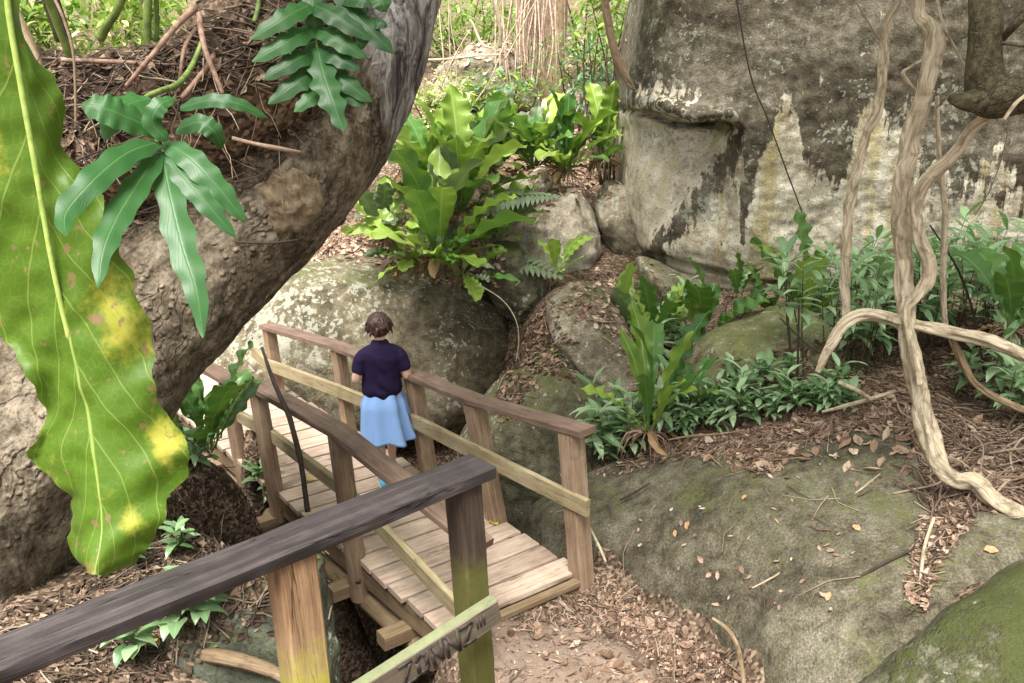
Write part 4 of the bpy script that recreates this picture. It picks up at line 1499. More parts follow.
# the burl: a round knob with concentric bark
mb = MB()
bc = P(286, 196, D=4.24)
brad = 34 * depth(bc) / FPX
vw = Vector((-bc.x, -bc.y, CAMH - bc.z)).normalized()
ball(mb, bc, brad, 72, lambda d: (1 + .022 * math.sin(34 * math.acos(max(-1, min(1, d.dot(vw)))) + 2 * noise.noise(d * 2)) + .13 * math.exp(-((math.acos(max(-1, min(1, d.dot(vw)))) - 1.2) / .22) ** 2) + .13 * fbm(d, 2.4, 5)) * (1 - .18 * max(0, d.dot(vw)) ** 3))
mb.build('burl', M['burl'], tree)
SURF.append(([Vector(c) for c in []], []))
SURF.pop()
trunk_world = None
for o in tree.children:
    if o.name.startswith('trunk'):
        off = Vector(tree['_o'])
        trunk_world = ([v.co + off for v in o.data.vertices], [list(p.vertices) for p in o.data.polygons])
SURF.append(trunk_world)
CROWN_OF = tree

# dead-leaf mound lodged on top of the trunk
def mound():
    poly_px = [(-60, 120), (-50, 60), (20, 50), (70, 66), (120, 48), (180, 44), (215, 5), (270, -40), (345, -60), (372, 10), (352, 72), (318, 120), (262, 160), (210, 190), (150, 222), (80, 252), (-20, 290)]
    cpx = (170, 120)
    D, lean = 4.5, .15
    cc = P(*cpx, D=D); c = (cc.x, cc.z)
    poly = []
    for x, y in poly_px:
        d = ray(x, y)
        t = (D + lean * (CAMH - c[1])) / (d.y - lean * d.z)
        poly.append((d.x * t, CAMH + d.z * t))
    nu, nv = 200, 70
    rad = [star_radius(poly, c, 2 * math.pi * k / nu) for k in range(nu)]
    mb = MB(); vs = []
    for j in range(nv + 1):
        s = j / nv
        h = math.sqrt(max(0, 1 - s ** 2.6))
        for k in range(nu):
            th = 2 * math.pi * k / nu
            x = c[0] + s * rad[k] * math.cos(th); z = c[1] + s * rad[k] * math.sin(th)
            q = Vector((x, D - .62 * h + lean * (z - c[1]), z))
            q += Vector((0, -1, .4)) * (.07 * fbm(q, 3.2, 5) + .02 * noise.noise(q * 22))
            vs.append(q)
    m2 = len(vs)
    for k in range(nu):
        v = vs[nv * nu + k]; vs.append(Vector((v.x * .98 + c[0] * .02, v.y + .5, v.z)))
    fs = []
    for j in range(nv + 1):
        for k in range(nu):
            a = j * nu; b = (j + 1) * nu
            fs.append([a + k, b + k, b + (k + 1) % nu, a + (k + 1) % nu])
    fs.append(list(range(m2, m2 + nu)))
    mb.add(vs, fs)
    mb.extra['dirt'] = [0.0] * len(mb.v)
    o = mb.build('debris_mound', M['soil'])
    tag(o, 'mound of soil and rotting leaves lodged on top of the leaning trunk', 'leaf mound', kind='stuff')
    return mb.world()
MOUND = mound()
SURF.append(MOUND)

def make_bvh(surfs):
    V, F = [], []
    for v, f in surfs:
        o = len(V)
        V.extend(v)
        F.extend([[i + o for i in ff] for ff in f])
    return BVHTree.FromPolygons(V, F)
BVH = make_bvh(SURF)
CAMP = Vector((0, 0, CAMH))
def hit(x, y):
    d = ray(x, y).normalized()
    h = BVH.ray_cast(CAMP, d)
    return (h[0], h[1]) if h[0] is not None else (None, None)
def fall(p, up=.6):
    h = BVH.ray_cast(Vector(p) + Vector((0, 0, up)), Vector((0, 0, -1)))
    return (h[0], h[1]) if h[0] is not None else (None, None)

def in_poly(x, y, poly):
    c = False
    n = len(poly)
    for i in range(n):
        x1, y1 = poly[i]; x2, y2 = poly[(i + 1) % n]
        if (y1 > y) != (y2 > y) and x < (x2 - x1) * (y - y1) / (y2 - y1) + x1: c = not c
    return c
def sample(poly):
    xs = [p[0] for p in poly]; ys = [p[1] for p in poly]
    while True:
        x, y = U(min(xs), max(xs)), U(min(ys), max(ys))
        if in_poly(x, y, poly): return x, y

# ------------------------------------------------------------------ fallen leaves, needles and twigs
def fan_leaf(mb, p, nrm, L, W, r):
    """a small curled dead leaf lying on a surface"""
    a = U(0, 6.28)
    t = Vector((math.cos(a), math.sin(a), U(-.1, .1)))
    t = (t - nrm * t.dot(nrm))
    if t.length < .01: return
    t.normalize()
    n = (nrm + Vector((U(-.5, .5), U(-.5, .5), U(-.2, .2)))).normalized()
    s = t.cross(n).normalized()
    t = n.cross(s).normalized()
    cu = U(.05, .35) * L
    p = p + nrm * (.004 + .25 * cu)
    vs = [p - t * L * .5 + n * cu * .4, p - t * L * .15 - s * W * .5, p - t * L * .15, p - t * L * .15 + s * W * .5,
          p + t * L * .2 - s * W * .42, p + t * L * .2 - n * cu * .1, p + t * L * .2 + s * W * .42, p + t * L * .5 + n * cu * .7]
    vs[1] += n * W * U(0, .4); vs[3] += n * W * U(0, .4); vs[4] += n * W * U(0, .4); vs[6] += n * W * U(0, .4)
    mb.add(vs, [[0, 1, 2], [0, 2, 3], [1, 4, 5, 2], [2, 5, 6, 3], [4, 7, 5], [5, 7, 6]], None, r)

def twig(mb, p, nrm, L, rad, r, lift=.02):
    a = U(0, 6.28)
    t = Vector((math.cos(a), math.sin(a), U(-.15, .25)))
    t = (t - nrm * t.dot(nrm) * .9).normalized()
    s = t.cross(nrm).normalized()
    b = U(-.25, .25) * L
    p0 = p - t * L * .5 + nrm * (rad + lift * R())
    p1 = p + s * b + nrm * (rad + lift * (R() + .3))
    p2 = p + t * L * .5 + s * U(-.1, .1) * L + nrm * (rad + lift * R() * .5)
    tube(mb, [(*p0, rad), (*p0.lerp(p1, .5), rad), (*p1, rad * .9), (*p2, rad * .5)], n=2, seg=4, r=r, caps=False)

def strew(poly, n, sz, tw=0, twl=(.08, .3), mats=('litter', 'twig'), rr=(0, 1), jit=.0, minup=.0, label=None, name='leaf_litter'):
    lm, tm = MB(), MB()
    for k in range(n + tw):
        x, y = sample(poly)
        p, nr = hit(x, y)
        if p is None: continue
        if jit:
            q, n2 = fall(p + Vector((U(-jit, jit), U(-jit, jit), 0)))
            if q is not None and abs(q.z - p.z) < .5: p, nr = q, n2
        if nr.dot(CAMP - p) < 0: nr = -nr
        if nr.z < minup: continue
        if k < n:
            L = U(*sz)
            fan_leaf(lm, p, nr, L, L * U(.3, .6), max(0, min(1, U(*rr))))
        else:
            twig(tm, p, nr, U(*twl), U(.0018, .005), R())
    out = []
    if lm.v:
        o = lm.build(name, M[mats[0]], smooth=False); tag(o, label, 'fallen leaves', kind='stuff'); out.append(o)
    if tm.v:
        o = tm.build('twig_litter', M[mats[1]]); tag(o, (label or '').replace('leaves', 'twigs'), 'twigs', kind='stuff'); out.append(o)
    return out

random.seed(33)
strew([(500, 640), (560, 590), (590, 560), (630, 590), (690, 640), (770, 690), (690, 690), (640, 650), (540, 620)], 900, (.02, .065), 260, (.05, .22), rr=(.0, .95), label='brown dead leaves along the edge of the dirt path')
strew([(400, 683), (500, 612), (580, 575), (640, 600), (780, 690)], 450, (.012, .045), 160, (.04, .16), rr=(.1, .95), label='small dead leaves scattered over the trodden dirt path')
strew([(540, 640), (640, 640), (680, 690), (500, 690)], 90, (.012, .035), 20, (.03, .1), rr=(.5, 1), label='few dry leaf crumbs on the bare dirt of the path')
strew([(600, 470), (700, 440), (800, 420), (880, 395), (905, 420), (850, 432), (790, 452), (770, 480), (740, 460), (690, 456), (620, 470)], 1300, (.03, .09), 340, (.1, .4), rr=(.1, .95), jit=.1, label='brown dead leaves on the bank along the top of the sloping slab')
strew([(900, 430), (930, 400), (1024, 400), (1024, 520), (960, 500), (930, 460)], 1000, (.03, .09), 520, (.12, .5), rr=(.0, .95), jit=.1, label='tangled dead leaves below the twisted vines at the right edge')
strew([(905, 600), (915, 540), (930, 490), (960, 500), (975, 520), (945, 560), (925, 610)], 420, (.025, .07), 110, (.06, .25), rr=(.2, 1), label='dead leaves filling the crack above the mossy corner rock')
strew([(640, 440), (690, 390), (900, 320), (1024, 300), (1024, 400), (900, 400), (760, 420)], 1500, (.04, .10), 200, (.1, .4), rr=(.0, .7), jit=.15, label='dead leaves under the leafy thicket of the right bank')
strew([(500, 400), (505, 345), (520, 318), (548, 310), (560, 345), (580, 380), (540, 370), (510, 420)], 600, (.04, .10), 60, (.1, .3), rr=(.0, .8), jit=.08, label='reddish dead leaves in the cleft right of the long lichen boulder')
strew([(560, 300), (600, 265), (650, 300), (690, 330), (690, 400), (650, 420), (620, 340)], 700, (.04, .11), 120, (.1, .4), rr=(.2, 1), jit=.12, label='dead leaves on the slope among the small broad-leaved plants')
strew([(300, 262), (340, 236), (400, 220), (480, 240), (500, 290), (455, 286), (400, 268), (340, 258)], 1300, (.04, .12), 200, (.1, .5), rr=(.3, 1), jit=.12, label='dead leaves on top of the long lichen boulder')
strew([(430, 180), (620, 150), (620, 190), (560, 200), (500, 170), (450, 200)], 500, (.05, .12), 100, (.1, .4), rr=(.2, 1), jit=.15, label='dead leaves under the row of broad-leaved plants')
strew([(180, 430), (235, 450), (330, 530), (320, 560), (230, 600), (100, 620), (40, 560), (110, 480)], 2400, (.02, .075), 380, (.05, .25), mats=('litter_dark', 'twig_dark'), rr=(0, 1), jit=.06, label='dark rotting leaves on the left bank beside the bridge')
strew([(0, 600), (90, 560), (270, 560), (310, 600), (250, 620), (140, 690), (0, 690)], 1300, (.02, .06), 260, (.05, .25), mats=('litter_dark', 'twig_dark'), rr=(0, 1), jit=.06, label='dark leaves and sticks on the bank below the stair rail')
strew([(20, 45), (100, 60), (180, 40), (260, 0), (350, 0), (345, 70), (310, 125), (260, 160), (170, 215), (80, 250), (0, 250)], 1900, (.03, .11), 800, (.1, .5), mats=('litter_dark', 'twig_dark'), rr=(0, 1), label='brown dead leaves piled on the mound above the leaning trunk')
strew([(440, 150), (400, 110), (420, 30), (620, 20), (625, 130), (560, 140)], 900, (.08, .2), 200, (.3, 1.2), rr=(.5, 1), jit=.5, label='pale dead leaves on the slope behind the plants')
strew([(540, 520), (620, 470), (760, 470), (870, 440), (900, 560), (830, 640), (740, 620), (640, 570)], 60, (.03, .07), 26, (.1, .4), rr=(.4, 1), label='few dead leaves scattered on the bare sloping slab')

strew([(480, 650), (560, 600), (600, 575), (650, 605), (760, 690), (620, 690)], 70, (.07, .12), 0, rr=(.1, .9), label='larger curled dead leaves beside the dirt path')
strew([(620, 465), (760, 440), (900, 400), (1024, 420), (1024, 500), (930, 470)], 160, (.09, .15), 0, rr=(.3, 1), jit=.1, label='larger curled dead leaves on the right bank')
strew([(310, 255), (400, 225), (480, 245), (480, 285)], 60, (.14, .24), 0, rr=(.5, 1), jit=.1, label='larger curled dead leaves on top of the lichen boulder')
def single_leaf(x, y, L, W, mat, label, name='fallen_leaf', z=None, up=None):
    p, nr = hit(x, y)
    if z is not None or p is None: p, nr = P(x, y, z=z), Vector((0, 0, 1))
    mb = MB()
    a = U(0, 6.28)
    d = Vector((math.cos(a), math.sin(a), 0)); d = (d - nr * d.dot(nr)).normalized()
    blade(mb, p - d * L * .5 + nr * .012, d, nr, L, W, OVAL, droop=.25, fold=.25, wave=.15, wf=2, nL=8, nW=4)
    tag(mb.build(name, M[mat]), label, 'leaf')
for x, y, mt, lb in [(332, 433, 'yellow_leaf', 'yellow fallen leaf on the deck beside the left handrail post'), (309, 480, 'yellow_leaf', 'yellow fallen leaf on the deck at the foot of the thin dark stick'), (494, 523, 'yellow_leaf', 'yellow fallen leaf on the deck beside the second right-hand post')]:
    single_leaf(x, y, .10, .035, mt, lb, z=.006)
for x, y, L, mt, lb in [(431, 655, .10, 'green_leaf', 'pale green fallen leaf below the spray-painted board'), (152, 640, .055, 'yellow_leaf', 'bright yellow fallen leaf below the dark stair handrail'), (153, 627, .05, 'green_leaf', 'pale cream-green fallen leaf just above the yellow one'),
                        (688, 526, .07, 'orange_leaf', 'orange fallen leaf highest of the cluster on the sloping slab'), (676, 534, .06, 'orange_leaf', 'orange fallen leaf left of the cluster on the sloping slab'), (857, 529, .07, 'orange_leaf', 'small tan fallen leaf on the slab under the vine'), (745, 498, .06, 'orange_leaf', 'tan fallen leaf alone on the upper slab'),
                        (991, 551, .09, 'orange_leaf', 'tan fallen leaf on the shelf above the mossy rock'), (829, 597, .06, 'orange_leaf', 'small tan fallen leaf low on the slab near mossy rock')]:
    single_leaf(x, y, L, L * .32, mt, lb)

# ------------------------------------------------------------------ the big yellowing leaf close to the camera
random.seed(5)
ROWS = [((3, -45), (-70, -60), (13, -50)), ((9, 15), (-78, 10), (21, 12)), ((19, 75), (-85, 80), (43, 64)), ((26, 115), (-85, 130), (60, 102)), ((35, 165), (-80, 195), (68, 150)),
        ((43, 212), (-62, 255), (94, 190)), ((52, 262), (-32, 305), (116, 238)), ((61, 305), (4, 342), (141, 284)), ((72, 350), (33, 376), (148, 345)), ((83, 398), (42, 418), (158, 395)),
        ((91, 438), (31, 452), (187, 443)), ((97, 478), (60, 487), (178, 480)), ((101, 518), (69, 516), (160, 530)), ((99, 548), (72, 545), (142, 553)), ((95, 574), (82, 573), (110, 578))]
LC = catmull([(*m, *l, *r, i) for i, (m, l, r) in enumerate(ROWS)], 8)
mb = MB()
vs, uvs, yel, brn = [], [], [], []
NW = 22
for i, c in enumerate(LC):
    t = i / (len(LC) - 1)
    Dm = 2.44 + .13 * math.sin(t * 3.0) - .22 * t
    for k in range(NW + 1):
        s = -1 + 2 * k / NW
        a = abs(s)
        ex, ey = (c[2], c[3]) if s < 0 else (c[4], c[5])
        x = lerp(c[0], ex, a); y = lerp(c[1], ey, a)
        rg = (9 * noise.noise(Vector((t * 11, (1 if s > 0 else -1) * 2, 1))) + 8 * noise.noise(Vector((t * 34, (1 if s > 0 else -1), 5)))) * a ** 5
        x += rg * (1 if s > 0 else -1)
        wob = 1 + 0.0
        Dk = Dm + .09 * a * a + .028 * math.sin(t * 26 + (1 if s > 0 else 3)) * a ** 1.6 + .014 * math.sin(t * 60 + s * 5) * a - .05 * math.exp(-((a - 1) / .12) ** 2) * (1 if (s < 0 and .5 < t < .72) else 0)
        p = P(x, y, D=Dk)
        p += Vector((1, 0, 0)) * .012 * a ** 3 * math.sin(t * 34 + s) + Vector((0, -1, 0)) * .012 * noise.noise(p * 16)
        vs.append(p)
        uvs.append((.5 + .5 * s, t))
        d1 = math.hypot((x - 120) / 50, (y - 320) / 60); d2 = math.hypot((x - 165) / 30, (y - 440) / 40); d3 = math.hypot((x - 135) / 30, (y - 520) / 30); d4 = math.hypot((x + 5) / 22, (y - 150) / 60)
        yel.append(max(0, 1 - d1) + max(0, 1 - d2) + max(0, .8 - d3) + max(0, .8 - d4))
        b1 = math.hypot((x - 99) / 17, (y - 319) / 13); b2 = math.hypot((x - 172) / 14, (y - 437) / 16); b3 = math.hypot((x - 143) / 9, (y - 350) / 25); b4 = math.hypot((x - 113) / 14, (y - 546) / 9); b5 = math.hypot((x - 27) / 7, (y - 130) / 20)
        brn.append(max(0, 1.15 - b1) + max(0, .9 - b2) + max(0, .9 - b3) + max(0, .6 - b4) + max(0, .85 - b5))
fs = []
for i in range(len(LC) - 1):
    for k in range(NW):
        a = i * (NW + 1) + k
        fs.append([a, a + 1, a + NW + 2, a + NW + 1])
mb.add(vs, fs, uvs, .45)
mb.extra['yel'] = yel
mb.extra['brown'] = brn
bl = empty('hanging_leaf', P(3, -45, D=2.5), 'huge wavy yellow-green leaf with brown blotches hanging at the left edge', 'leaf')
mb.build('leaf_blade', M['leaf_big'], bl)
mb = MB()
tube(mb, [(*(P(c[0], c[1], D=2.44 + .13 * math.sin(i / (len(LC) - 1) * 3.0) - .22 * i / (len(LC) - 1) - .004)), .0085 * (1 - .8 * i / len(LC))) for i, c in enumerate(LC[:-2:4])], n=3, seg=8)
mb.build('midrib', plain_mat('pale_leaf_midrib', (.24, .34, .07), .15, 30, .4, c2=(.34, .44, .12)), bl)
mb = MB()
b0 = P(3, -47, D=2.44)
tube(mb, [(*b0, .010), (b0.x - .10, b0.y + .12, b0.z + .28, .012), (b0.x - .32, b0.y + .6, b0.z + .52, .014), (b0.x - .6, b0.y + 1.2, b0.z + .35, .016), (-2.0, 4.25, 3.3, .02)], n=6, seg=8)
mb.build('stalk', M['stem_green'], bl)
# a pale edge of a second leaf at the frame's left border
mb = MB()
blade(mb, P(-22, -10, D=2.7), Vector((.02, .05, -1)), Vector((.5, -1, .1)), .8, .09, LANCE, droop=.5, fold=.3, wave=.1, nL=16, nW=6)
tag(mb.build('hanging_leaf', M['leaf_big']), 'narrow light green leaf edge at the far left behind the huge wavy leaf', 'leaf')

# ------------------------------------------------------------------ fronds growing on the leaning trunk
def lobe_px(mb, ctrl, wpx, D0, D1, r, wavy=.09, wf=5.3, prof=None, fold=.18, n=22):
    """a strap-shaped lobe along a picture curve with real width; D0..D1 distance of its ends"""
    C = catmull(ctrl, 10)
    m = len(C)
    pr = prof or [(0, .35), (.15, .8), (.4, 1), (.68, .86), (.87, .48), (1, .02)]
    pts = []
    for i, c in enumerate(C):
        t = i / (m - 1)
        pts.append(P(c[0], c[1], D=lerp(D0, D1, t) - .05 * math.sin(t * 3.1)))
    vs, uvs = [], []
    nW = 6
    ph = U(0, 6.28)
    for i, p in enumerate(pts):
        t = i / (m - 1)
        d = (pts[min(m - 1, i + 1)] - pts[max(0, i - 1)]).normalized()
        toc = (CAMP - p).normalized()
        nrm = (toc + Vector((0, 0, .5))).normalized()
        nrm = (nrm - d * nrm.dot(d)).normalized()
        side = d.cross(nrm).normalized()
        w = wpx * depth(p) / FPX * interp(pr, t)
        for k in range(nW + 1):
            s = -1 + 2 * k / nW
            ww = w * (1 + wavy * math.sin(2 * math.pi * wf * t + ph + (0 if s < 0 else 1.3)) * (1 if abs(s) > .6 else 0))
            q = p + side * s * ww - nrm * fold * abs(s) * w + nrm * .09 * w * abs(s) * math.sin(2 * math.pi * wf * t + ph + s)
            vs.append(q); uvs.append((.5 + .5 * s, t))
    fs = []
    for i in range(m - 1):
        for k in range(nW):
            a = i * (nW + 1) + k
            fs.append([a, a + 1, a + nW + 2, a + nW + 1])
    mb.add(vs, fs, uvs, r)

random.seed(11)
f1 = empty('fern_frond', P(162, 150, D=2.75), 'glossy green fern with seven long drooping lobes in front of the trunk', 'fern')
mb = MB()
lobe_px(mb, [(158, 142), (128, 152), (95, 178), (66, 212), (66, 236)], 15, 2.7, 2.2, .35)
lobe_px(mb, [(160, 152), (140, 180), (118, 215), (103, 250), (98, 288)], 14, 2.7, 2.2, .45)
lobe_px(mb, [(162, 155), (170, 195), (182, 245), (196, 290), (203, 338)], 15, 2.7, 2.35, .55, wavy=.12)
lobe_px(mb, [(165, 150), (182, 175), (208, 205), (236, 238)], 12, 2.72, 2.6, .4)
lobe_px(mb, [(164, 142), (190, 158), (220, 190), (246, 222)], 14, 2.74, 2.65, .5)
lobe_px(mb, [(160, 130), (130, 118), (105, 108), (82, 104)], 17, 2.75, 2.6, .75, prof=[(0, .5), (.3, .9), (.6, 1), (.85, .75), (1, .1)])
lobe_px(mb, [(150, 98), (128, 104), (112, 120), (104, 140)], 14, 2.85, 2.65, .9)
lobe_px(mb, [(180, 108), (210, 100), (240, 104), (268, 118)], 8, 2.85, 2.9, .3)
lobe_px(mb, [(168, 140), (152, 122), (160, 104), (176, 98)], 10, 2.7, 2.75, .6)
lobe_px(mb, [(176, 130), (198, 122), (215, 132), (222, 150)], 11, 2.8, 2.8, .25)
mb.build('foliage', M['leaf_fern'], f1)
mb = MB()
tube(mb, pxtube([(204, 38, 3.85, 2.6), (192, 66, 3.75, 2.8), (178, 84, 3.4, 3.2), (158, 92, 3.1, 3), (142, 102, 2.9, 2.4), (150, 130, 2.75, 2), (163, 152, 2.69, 1.6)]), n=5, seg=7)
mb.build('stem', M['stem_green'], f1)

f2 = empty('fern_frond', P(312, -12, D=4.0), 'broad blue-green frond with paired lobes hanging in front of the trunk at top', 'fern')
mb = MB()
rx = [(309, -16), (314, 20), (318, 50), (324, 80), (334, 108), (344, 131)]
RC = catmull(rx, 12)
def rpt(t): 
    c = RC[int(t * (len(RC) - 1))]; return c[0], c[1]
for t, lx, ly, rx_, ry_, w in [(.12, 250, 40, 372, 40, 11), (.26, 252, 62, 366, 58, 11), (.40, 262, 80, 360, 70, 10), (.53, 268, 104, 372, 102, 11), (.66, 294, 112, 366, 106, 9)]:
    a = rpt(t)
    lobe_px(mb, [a, ((a[0] * 1.6 + lx) / 2.6, (a[1] * 1.6 + ly) / 2.6 - 2), (lx, ly)], w, 3.85, 3.65, U(.2, .7), wavy=.14, wf=4.3)
    lobe_px(mb, [a, ((a[0] * 1.6 + rx_) / 2.6, (a[1] * 1.6 + ry_) / 2.6 - 2), (rx_, ry_)], w, 3.85, 3.75, U(.1, .6), wavy=.14, wf=4.3)
lobe_px(mb, [(316, 40), (322, 70), (332, 100), (344, 132)], 14, 3.84, 3.6, .45, wavy=.25, wf=5)
lobe_px(mb, [(309, -16), (313, 10), (316, 40)], 10, 3.9, 3.84, .4)
mb.build('foliage', M['leaf_fern'], f2)
mb = MB()
tube(mb, pxtube([(305, -40, 4.0, 1.8), (310, -10, 3.88, 1.6), (315, 30, 3.83, 1.4), (320, 65, 3.77, 1.2), (330, 98, 3.68, .9)]), n=4, seg=6)
mb.build('rachis', M['stem_green'], f2)
f3 = empty('fern_frond', P(338, -12, D=4.15), 'darker smaller frond beside the grey upper trunk at the top edge', 'fern')
mb = MB()
lobe_px(mb, [(336, -10), (352, 12), (372, 32), (394, 54)], 12, 4.1, 3.95, .15, wavy=.2, wf=4)
for a, b, w in [((342, 0), (372, 4), 8), ((350, 10), (340, 34), 8), ((362, 22), (388, 26), 7), ((366, 26), (360, 50), 7)]:
    lobe_px(mb, [a, ((a[0] + b[0]) / 2, (a[1] + b[1]) / 2 - 2), b], w, 4.08, 3.98, U(0, .3))
lobe_px(mb, [(372, -14), (380, -2), (386, 12)], 12, 4.2, 4.1, .7)
mb.build('foliage', M['leaf_fern'], f3)

# stalks and sticks on the mound
random.seed(12)
def stick(name, label, rows, mat, cat='branch', flute=0, **kw):
    mb = MB()
    tube(mb, pxtube(rows), n=7, seg=10, r=U(.3, .8), bump=kw.pop('bump', .12), flute=flute, fl_amp=.1, twist=3, **kw)
    o = mb.build(name, M[mat])
    return tag(o, label, cat)
stick('dead_branch', 'thick pale brown dead stalk slanting behind the huge wavy leaf', [(12, 12, 4.3, 8), (30, 50, 4.15, 8), (48, 100, 4.05, 9), (68, 140, 4.0, 9), (78, 200, 3.95, 8)], 'vine_dark')
stick('plant_stalk', 'yellow-green thick stalk rising from the mound left of the fern', [(100, 38, 4.35, 4.5), (108, 24, 4.3, 4.2), (118, 8, 4.25, 4), (132, -30, 4.2, 3.8)], 'stem_green')
stick('plant_stalk', 'upright green stalk at the top edge above the fern', [(148, 46, 4.4, 4), (147, 20, 4.4, 4), (150, -20, 4.4, 3.5)], 'stem_green')
stick('plant_stalk', 'paler thin green stalk right of the upright one at the top edge', [(156, 42, 4.45, 2.6), (157, 15, 4.45, 2.5), (155, -20, 4.4, 2.4)], 'stem_green')
stick('plant_stalk', 'dark mossy stalk at the top edge left of the fern', [(64, 40, 4.4, 8), (54, 10, 4.35, 8), (40, -30, 4.3, 8)], 'bark_small')
stick('plant_stalk', 'short bright green stalk hanging beside the broad frond at the top', [(254, 22, 4.0, 2), (258, 8, 4.05, 2.4), (262, -15, 4.1, 2.4)], 'stem_green')
stick('dead_branch', 'long bare dead stem lying level across the leaf mound', [(62, 60, 3.98, 2.2), (120, 62, 3.95, 2.2), (180, 66, 3.97, 2)], 'root')
stick('dead_stalk', 'flat brown dead leaf stalk leaning left on the mound', [(195, 8, 3.95, 4), (178, 24, 3.85, 3), (155, 52, 3.8, 2.6), (126, 86, 3.8, 2)], 'root')
stick('dead_stalk', 'flat brown dead leaf stalk leaning right on the mound', [(199, 14, 3.92, 3), (204, 45, 3.82, 2.8), (214, 72, 3.8, 2.6), (223, 94, 3.8, 2)], 'root')
stick('dead_stalk', 'pale dead leaf stalk crossing behind the right-leaning one', [(219, 46, 3.95, 3), (205, 70, 3.88, 2.8), (182, 98, 3.84, 2.6)], 'root')
stick('dead_stalk', 'thin curved dead stalk between the two leaning ones', [(196, 28, 3.95, 2), (184, 50, 3.85, 2), (179, 92, 3.84, 1.6)], 'root')
stick('hanging_root', 'thin pale root running down the mound beside the huge leaf', [(50, -10, 4.1, 1.6), (64, 20, 3.95, 1.6), (74, 60, 3.88, 1.4), (76, 130, 3.85, 1.2)], 'twig')
stick('dead_stick', 'bleached crooked stick lying on the trunk above the burl', [(232, 138, 3.93, 2), (256, 144, 3.95, 2), (276, 148, 4.0, 2.5), (300, 152, 4.1, 1.5)], 'twig')
stick('dead_stick', 'straight dark twig lying across the trunk below the burl', [(235, 242, 3.95, 1.4), (270, 243, 3.98, 1.4), (298, 240, 4.1, 1.2)], 'stick_dark')
# thin dark stick standing at the bridge
stick('dead_stick', 'thin dark crooked stick standing between the bank and the left handrail', [(262, 348, 6.6, 1.6), (270, 372, 6.3, 1.9), (280, 396, 6.1, 2.3), (289, 416, 6.0, 2.8), (297, 444, 5.85, 2.6), (302, 470, 5.75, 2.6), (308, 512, 5.6, 2.8)], 'stick_dark', bump=.3)
stick('fallen_branch', 'weathered brown branch on the bank below the stair rail', [(205, 655, 3.05, 7), (228, 658, 3.0, 8), (252, 664, 2.98, 7.5), (278, 674, 2.95, 6), (300, 690, 2.9, 5)], 'vine_dark', flute=5)
stick('fallen_branch', 'pale twisted root lying on the litter by the path edge', [(712, 618, 4.45, 1.8), (728, 630, 4.4, 2.4), (738, 648, 4.33, 2.6), (742, 668, 4.28, 2.6), (745, 690, 4.2, 2.2)], 'vine_dark', flute=4)
stick('fallen_branch', 'pale dry stick lying in the crack above the mossy rock', [(934, 518, 4.58, 1.6), (924, 550, 4.42, 1.8), (920, 586, 4.22, 1.6)], 'vine')
stick('fallen_branch', 'bleached forked branch lying on the bank in front of the thicket', [(822, 412, 6.0, 1.4), (845, 406, 6.0, 2.0), (870, 399, 6.0, 2.2), (895, 391, 6.1, 1.6)], 'vine')
stick('fallen_branch', 'shorter bleached branch crossing the forked one on the bank', [(838, 382, 6.05, 2.2), (858, 391, 5.98, 2.2), (872, 400, 5.95, 1.8)], 'vine')
stick('fallen_branch', 'thin curved grey branch along the top edge of the slab', [(668, 440, 6.5, .8), (690, 436, 6.4, 1.1), (720, 434, 6.35, 1.1), (745, 430, 6.3, .8)], 'vine_dark')
stick('fallen_branch', 'dark thin root running over the lower slab to the mossy rock', [(812, 600, 4.45, 1.1), (840, 588, 4.42, 1.4), (875, 568, 4.45, 1.5), (915, 548, 4.5, 1.2)], 'stick_dark')
stick('fallen_branch', 'straight thin twig lying on the middle of the slab', [(752, 588, 4.72, .8), (775, 576, 4.8, 1.0), (800, 560, 4.85, .8)], 'vine')
stick('fallen_branch', 'thin twig lying on the upper slab below the thicket', [(842, 505, 5.15, .9), (860, 490, 5.25, 1.0), (880, 474, 5.3, .8)], 'vine')
stick('fallen_branch', 'short dark twig on the left shoulder of the slab', [(620, 500, 6.1, 1.0), (635, 492, 6.1, 1.2), (650, 483, 6.15, .8)], 'stick_dark')
stick('fallen_branch', 'pale dry stick leaning on litter beside the right bridge post', [(590, 528, 5.75, 1.3), (600, 548, 5.5, 1.5), (606, 562, 5.4, 1.2)], 'vine')

# ------------------------------------------------------------------ lianas and the tree at the right
random.seed(14)
def liana(label, rows, mat='vine', flute=4, amp=.12, twist=9, name='twisted_vine'):
    rows = list(rows)
    if rows[0][1] < -20:                                   # carried on up into the crowns
        x, y, D, r_ = rows[0]
        rows = [(x - 14, -760, D + .5, r_ * .9), (x + 16, -480, D + .4, r_), (x - 8, -220, D + .15, r_)] + rows
    if rows[-1][0] > 1035:                                 # and away to the right into the bank
        x, y, D, r_ = rows[-1]
        rows = rows + [(x + 70, y + 22, D - .05, r_), (x + 150, y + 75, D - .1, r_), (x + 230, y + 190, D - .15, r_)]
    mb = MB()
    tube(mb, pxtube([(a, b, c, d * .66) for a, b, c, d in rows]), n=14, seg=28, r=.5, flute=flute, fl_amp=amp * 1.5, twist=twist * 1.6, bump=.22, bs=14)
    tag(mb.build(name, M[mat]), label, 'vine')
liana('slender twisted pale vine, leftmost of the upright vines before the boulder', [(903, -40, 5.6, 5), (899, 0, 5.6, 5), (886, 26, 5.6, 6), (883, 66, 5.6, 6), (879, 105, 5.6, 6.5), (866, 136, 5.6, 6), (859, 163, 5.6, 6), (850, 202, 5.6, 6.5), (846, 246, 5.6, 6.5), (845, 290, 5.6, 6), (848, 322, 5.55, 5.5)], amp=.16, twist=14)
